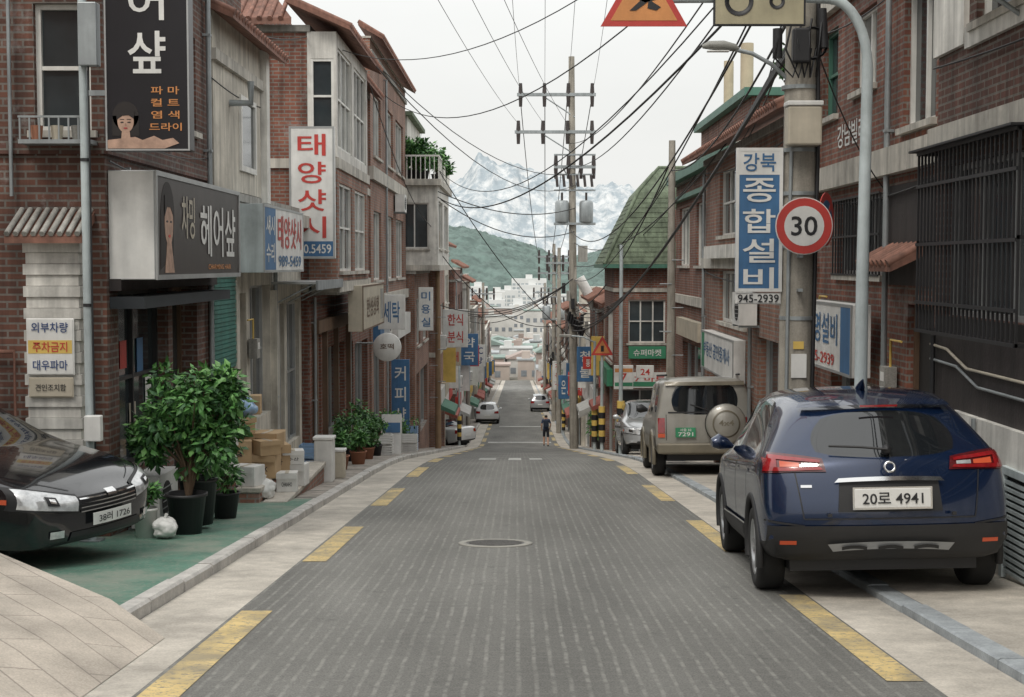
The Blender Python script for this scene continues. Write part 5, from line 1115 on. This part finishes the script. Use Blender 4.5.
    decal(o, "number_plate", plate, bv, [(-.26, .38), (.26, .38), (.26, .485), (-.26, .485)], 'front', .03, 6, 2)
    decal(o, "number_plate_rear", plate, bv, [(-.2, .55), (.2, .55), (.2, .66), (-.2, .66)], 'rear', .02, 6, 2)
    h = bv.ray_cast(Vector((0, 12, .432)), Vector((0, -1, 0)))
    o.text("number_plate_text", black, "38러 1726", (0, h[0].y + .05, .432), (-1, 0, 0), .42, .07)
    o.box("underbody", black, -.6, .6, .4, Ln - .5, .14, .26)
    o.done()
blackpaint = M("black_car_paint", (.008, .009, .012), .2, .2, var=.05, coat=1); whitepaint = M("white_car_paint", (.66, .67, .67), .3, var=.04, coat=1); silverpaint = M("silver_car_paint", (.42, .43, .44), .3, .5, var=.04, coat=1)
aa = R(-90 - 21); dx, dy = -math.sin(aa), math.cos(aa)
nx, ny = -3.52, 12.15
sedan("parked_sedan", (nx - dx * 4.55, ny - dy * 4.55, zr(12.15) + .10 + .03), (R(-.6), R(.5), aa), blackpaint, lev=3)
sd = lambda y: math.atan((zr(y + 1.5) - zr(y - 1.5)) / 3)
sedan("parked_sedan", (-2.45, 71, zr(71) + .03), (sd(73), 0, R(52)), whitepaint)
sedan("small_hatchback_car", (-2.1, 100, zr(100) + .02), (sd(102), 0, 0), whitepaint, hatch=True)
sedan("parked_hatchback_car", (3.65, 41.0, zr(41) + .06), (-sd(39), 0, R(180)), silverpaint, hatch=True)
sedan("small_hatchback_car", (2.0, 122, zr(122) + .02), (sd(124), 0, 0), silverpaint, hatch=True)

# ------------------------------------------------------------------ pedestrian
def person(name, x, y):
    J = {'pel': (0, 0, .92), 'sp': (0, .01, 1.12), 'ch': (0, .02, 1.32), 'nk': (0, .02, 1.44), 'hd': (0, .04, 1.56), 'ht': (0, .04, 1.64),
         'sl': (-.17, .02, 1.37), 'el': (-.23, -.03, 1.12), 'wl': (-.22, .07, .90), 'hl': (-.21, .1, .80), 'sr': (.17, .02, 1.37), 'er': (.24, .04, 1.12), 'wr': (.2, .16, .93), 'hr': (.19, .2, .84),
         'pl': (-.09, 0, .86), 'kl': (-.10, .10, .49), 'al': (-.10, .06, .09), 'tl': (-.10, .2, .04), 'pr': (.09, 0, .86), 'kr': (.10, .0, .48), 'ar': (.10, -.24, .13), 'tr': (.10, -.13, .04)}
    Rr = {'pel': .145, 'sp': .125, 'ch': .15, 'nk': .055, 'hd': .098, 'ht': .07, 'sl': .065, 'el': .042, 'wl': .032, 'hl': .032, 'sr': .065, 'er': .042, 'wr': .032, 'hr': .032, 'pl': .095, 'kl': .06, 'al': .042, 'tl': .04, 'pr': .095, 'kr': .06, 'ar': .042, 'tr': .04}
    E = [('pel', 'sp'), ('sp', 'ch'), ('ch', 'nk'), ('nk', 'hd'), ('hd', 'ht'), ('ch', 'sl'), ('sl', 'el'), ('el', 'wl'), ('wl', 'hl'), ('ch', 'sr'), ('sr', 'er'), ('er', 'wr'), ('wr', 'hr'), ('pel', 'pl'), ('pl', 'kl'), ('kl', 'al'), ('al', 'tl'), ('pel', 'pr'), ('pr', 'kr'), ('kr', 'ar'), ('ar', 'tr')]
    ks = list(J); me = bpy.data.meshes.new("p"); me.from_pydata([J[k] for k in ks], [(ks.index(a), ks.index(b)) for a, b in E], [])
    ob = bpy.data.objects.new("p", me); S.collection.objects.link(ob); ob.modifiers.new("sk", 'SKIN')
    for i, k in enumerate(ks): v = me.skin_vertices[0].data[i]; v.radius = (Rr[k], Rr[k] * (.75 if k in ('pel', 'sp', 'ch') else 1)); v.use_root = (k == 'pel')
    s_ = ob.modifiers.new("ss", 'SUBSURF'); s_.levels = 2; s_.render_levels = 2
    fm = bpy.data.meshes.new_from_object(ob.evaluated_get(bpy.context.evaluated_depsgraph_get())); bpy.data.objects.remove(ob)
    shirt = M("navy_shirt", (.03, .045, .09), .85); shorts = M("dark_trousers", (.02, .022, .03), .85); sk = M("skin", (.5, .3, .21), .6)
    fm.materials.clear()
    for m in (shirt, shorts, sk, hairm): fm.materials.append(m)
    for p in fm.polygons:
        c = p.center; p.use_smooth = True
        if c.z > 1.5: mi = 2 if (c.y > .10 and c.z < 1.62) else 3
        elif c.z > 1.43: mi = 2
        elif c.z > .90 and abs(c.x) < .16: mi = 0
        elif abs(c.x) >= .16: mi = 0 if c.z > 1.2 else 2
        elif c.z > .5: mi = 1
        elif c.z > .11: mi = 2
        else: mi = 3
        p.material_index = mi
    o = O(name, (x, y, zr(y))); o.extra.append(("figure", fm))
    o.box("backpack", M("backpack_fabric", (.02, .03, .05), .9), -.14, .14, -.22, -.09, 1.02, 1.40, .04)
    for sx in (-1, 1): o.tube("backpack_straps", black, [(sx * .1, -.1, 1.38), (sx * .1, .03, 1.45), (sx * .1, .14, 1.35), (sx * .11, .1, 1.1)], .016, 6)
    return o.done()
person("pedestrian", 1.5, 73)

# ------------------------------------------------------------------ distance
rnd = random.Random(77)
o = O("distant_houses")
fm = [M("far_wall_" + str(i), c, .9, var=.2, scale=.2) for i, c in enumerate([(.50, .49, .46), (.42, .36, .32), (.54, .55, .54), (.36, .29, .26), (.58, .57, .54)])]  # far walls, roofs and windows are paled, haze put into their colour
fr = [M("far_roof_" + str(i), c, .9, var=.2, scale=.2) for i, c in enumerate([(.34, .36, .37), (.24, .31, .28), (.38, .31, .28), (.44, .45, .44)])]
fw = M("far_window", (.20, .22, .24), .4)
yb = 214
while yb < 820:
    sm = 1 if yb < 330 else 1.4
    xx = -yb * .2 - 12
    while xx < yb * .2 + 12:
        near = abs(xx) < 22
        w = rnd.uniform(3.5, 6.5) * sm if near or yb < 400 else rnd.uniform(6, 11); d = rnd.uniform(5, 8); h = (rnd.uniform(2.6, 5.4) if near else rnd.uniform(4.5, 9.5)) * (1 if yb < 500 else 1.2)
        if yb > 380 and rnd.random() < .22: h = rnd.uniform(8, 14); w *= 1.2
        if yb < 246 and -3.2 - w < xx < 3.0: xx = 3.05; continue
        z = zr(yb) - .3; m = rnd.choice(fm); r_ = rnd.choice(fr); y_ = yb + rnd.uniform(-2, 2)
        o.box("houses", m, xx, xx + w, y_, y_ + d, z - 4, z + h)
        if rnd.random() < .3 and h < 8: o.prism("roofs", r_, [(xx - .3, y_ - .3, z + h + .02), (xx + w + .3, y_ - .3, z + h + .02), (xx + w / 2, y_ - .3, z + h + 1.3)], (0, d + .6, 0))
        else: o.box("roofs", r_, xx - .2, xx + w + .2, y_ - .2, y_ + d + .2, z + h + .02, z + h + .3); o.box("roofs", m, xx + .7, xx + 2.2, y_ + 1, y_ + 3, z + h + .3, z + h + 1.6)
        for fl in range(max(1, int(h / 2.7))):
            k = 0
            while .6 + k * 1.9 + 1.1 < w: o.box("windows", fw, xx + .6 + k * 1.9, xx + 1.6 + k * 1.9, y_ - .06, y_, z + .8 + fl * 2.6, z + 1.9 + fl * 2.6); k += 1
        xx += w + rnd.uniform(.3, 2.2)
    yb += 9 if yb < 350 else (13 if yb < 500 else 20)
o.done()
far_w = M("apartment_white", (.66, .67, .66), .8, var=.06, scale=.05); far_g = M("apartment_window", (.36, .40, .42), .5)  # tower and window tones kept pale, with distance haze painted in
for (px, w, d, y_, h) in [(-52, 16, 14, 1000, 38), (-33, 13, 12, 960, 34), (-19, 11, 12, 950, 30), (-14, 15, 14, 1010, 33), (3, 11, 12, 945, 28), (3, 15, 12, 985, 36), (15, 9, 10, 900, 24), (20, 16, 14, 1000, 30), (40, 22, 14, 1020, 24), (66, 22, 14, 1020, 26), (-75, 20, 14, 1010, 33), (-4, 26, 14, 1060, 41), (-98, 18, 14, 1020, 30), (-14, 8, 9, 700, 17), (-4, 9, 9, 720, 15), (8, 8, 9, 690, 14), (-24, 8, 9, 710, 18)]:
    z = zr(y_) - 1; o = O("apartment_block", (px + w / 2, y_, z)); o.box("tower", far_w, -w / 2, w / 2, 0, d, 0, h + 2); o.box("lift_room", far_w, -2.5, 2.5, 3, 8, h + 2, h + 5)
    for f in range(int(h / 2.8)):
        for k in range(int(w / 3.2)): o.box("windows", far_g, -w / 2 + .7 + k * 3.2, -w / 2 + 2.9 + k * 3.2, -.1, 0, 1.5 + f * 2.8, 3.1 + f * 2.8)
    o.done()
def relief(name, mat, x0, x1, y0, y1, nx, ny, fn):
    o = O(name); vs = [(x0 + (x1 - x0) * i / nx, y0 + (y1 - y0) * j / ny, fn(x0 + (x1 - x0) * i / nx, j / ny)) for j in range(ny + 1) for i in range(nx + 1)]
    o.add("terrain", mat, vs, [(j * (nx + 1) + i, j * (nx + 1) + i + 1, (j + 1) * (nx + 1) + i + 1, (j + 1) * (nx + 1) + i) for j in range(ny) for i in range(nx)], True); return o.done()
def interp(tab, x):
    if x <= tab[0][0]: return tab[0][1]
    for (a, b_), (c, d) in zip(tab, tab[1:]):
        if x <= c: t = (x - a) / (c - a); return b_ + (d - b_) * t
    return tab[-1][1]
hz = [(-900, 90), (-300, 85), (-110, 58), (-50, 50), (20, 28), (75, 8), (115, 18), (250, 40), (900, 70)]
def hillf(x, t):
    e = math.sin(min(1, t * 1.25) * math.pi / 2); return -66 + (interp(hz, x) + 66) * e + 7 * e * noise.noise(Vector((x * .02, t * 6, 0))) + 5 * noise.noise(Vector((x * .10, t * 40, 3))) + 2.5 * noise.noise(Vector((x * .3, t * 110, 7)))
hillm = M("forested_hill", (.10, .145, .13), .95, var=.4, scale=.05, fine=.1)  # greyed green with aerial haze mixed into the base colour
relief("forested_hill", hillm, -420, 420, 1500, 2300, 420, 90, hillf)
mz = [(-3000, 380), (-700, 345), (-330, 350), (-240, 410), (-165, 475), (-110, 455), (-60, 450), (-10, 432), (60, 405), (140, 388), (220, 378), (340, 355), (520, 330), (1500, 240), (3000, 300)]
def mtf(x, t):
    e = t / .7 if t < .7 else 1 - (t - .7) * 1.5
    rg = noise.ridged_multi_fractal(Vector((x * .0065, t * 3.2, 1.7)), .9, 2.2, 7, 1.0, 2.0)
    return -80 + (interp(mz, x) + 80) * max(0, e) ** .8 + (rg - 1.1) * 46 * min(1, e * 1.2)
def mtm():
    m, nt, b = newmat("hazy_granite_mountain"); tc = nt.nodes.new("ShaderNodeTexCoord").outputs["Object"]
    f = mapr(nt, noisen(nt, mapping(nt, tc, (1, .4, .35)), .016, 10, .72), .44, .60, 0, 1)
    L(nt, mixc(nt, f, (.31, .355, .385), (.56, .575, .58)), b.inputs["Base Color"]); b.inputs["Roughness"].default_value = 1; b.inputs["Specular IOR Level"].default_value = 0; return m  # both rock tones pale and bluish: aerial haze painted into the colour
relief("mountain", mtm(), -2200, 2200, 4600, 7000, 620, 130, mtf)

# ------------------------------------------------------------------ world, light, camera
w = bpy.data.worlds.new("World"); S.world = w; w.use_nodes = True; nt = w.node_tree; bg = nt.nodes["Background"]
sky = nt.nodes.new("ShaderNodeTexSky"); sky.sky_type = 'NISHITA'; sky.sun_disc = False; sky.sun_elevation = R(52); sky.sun_rotation = R(205); sky.air_density = 1.5; sky.dust_density = 4
tc = nt.nodes.new("ShaderNodeTexCoord").outputs["Generated"]
sp = nt.nodes.new("ShaderNodeSeparateXYZ"); L(nt, tc, sp.inputs[0])
cl = mapr(nt, noisen(nt, mapping(nt, tc, (1, 1, 2.5)), 2.2, 6, .55), .35, .7, .95, 1.05)
zg = mapr(nt, sp.outputs[2], 0.12, 1, 1.0, 1.9)
col = mixc(nt, .92, sky.outputs[0], scalev(nt, (9.6, 9.65, 9.45), cl)); L(nt, scalev(nt, col, zg), bg.inputs["Color"]); bg.inputs["Strength"].default_value = .1
sun = bpy.data.lights.new("sun", 'SUN'); sun.energy = 1.3; sun.angle = R(14); sun.color = (1, .95, .87)
so = bpy.data.objects.new("sun", sun); S.collection.objects.link(so)
az = R(205); el = R(52); dv = Vector((math.sin(az) * math.cos(el), math.cos(az) * math.cos(el), math.sin(el))); so.rotation_euler = dv.to_track_quat('Z', 'Y').to_euler(); so.location = (0, 0, 30)
cam = bpy.data.cameras.new("camera"); cam.lens = 50; cam.sensor_width = 36; cam.clip_end = 20000; cam.clip_start = .1
co = bpy.data.objects.new("camera", cam); S.collection.objects.link(co); co.location = (0, 0, 1.62); co.rotation_euler = (R(90 - 3.36), 0, R(.2)); S.camera = co
S.view_settings.view_transform = 'Standard'; S.view_settings.look = 'None'; S.view_settings.exposure = 0
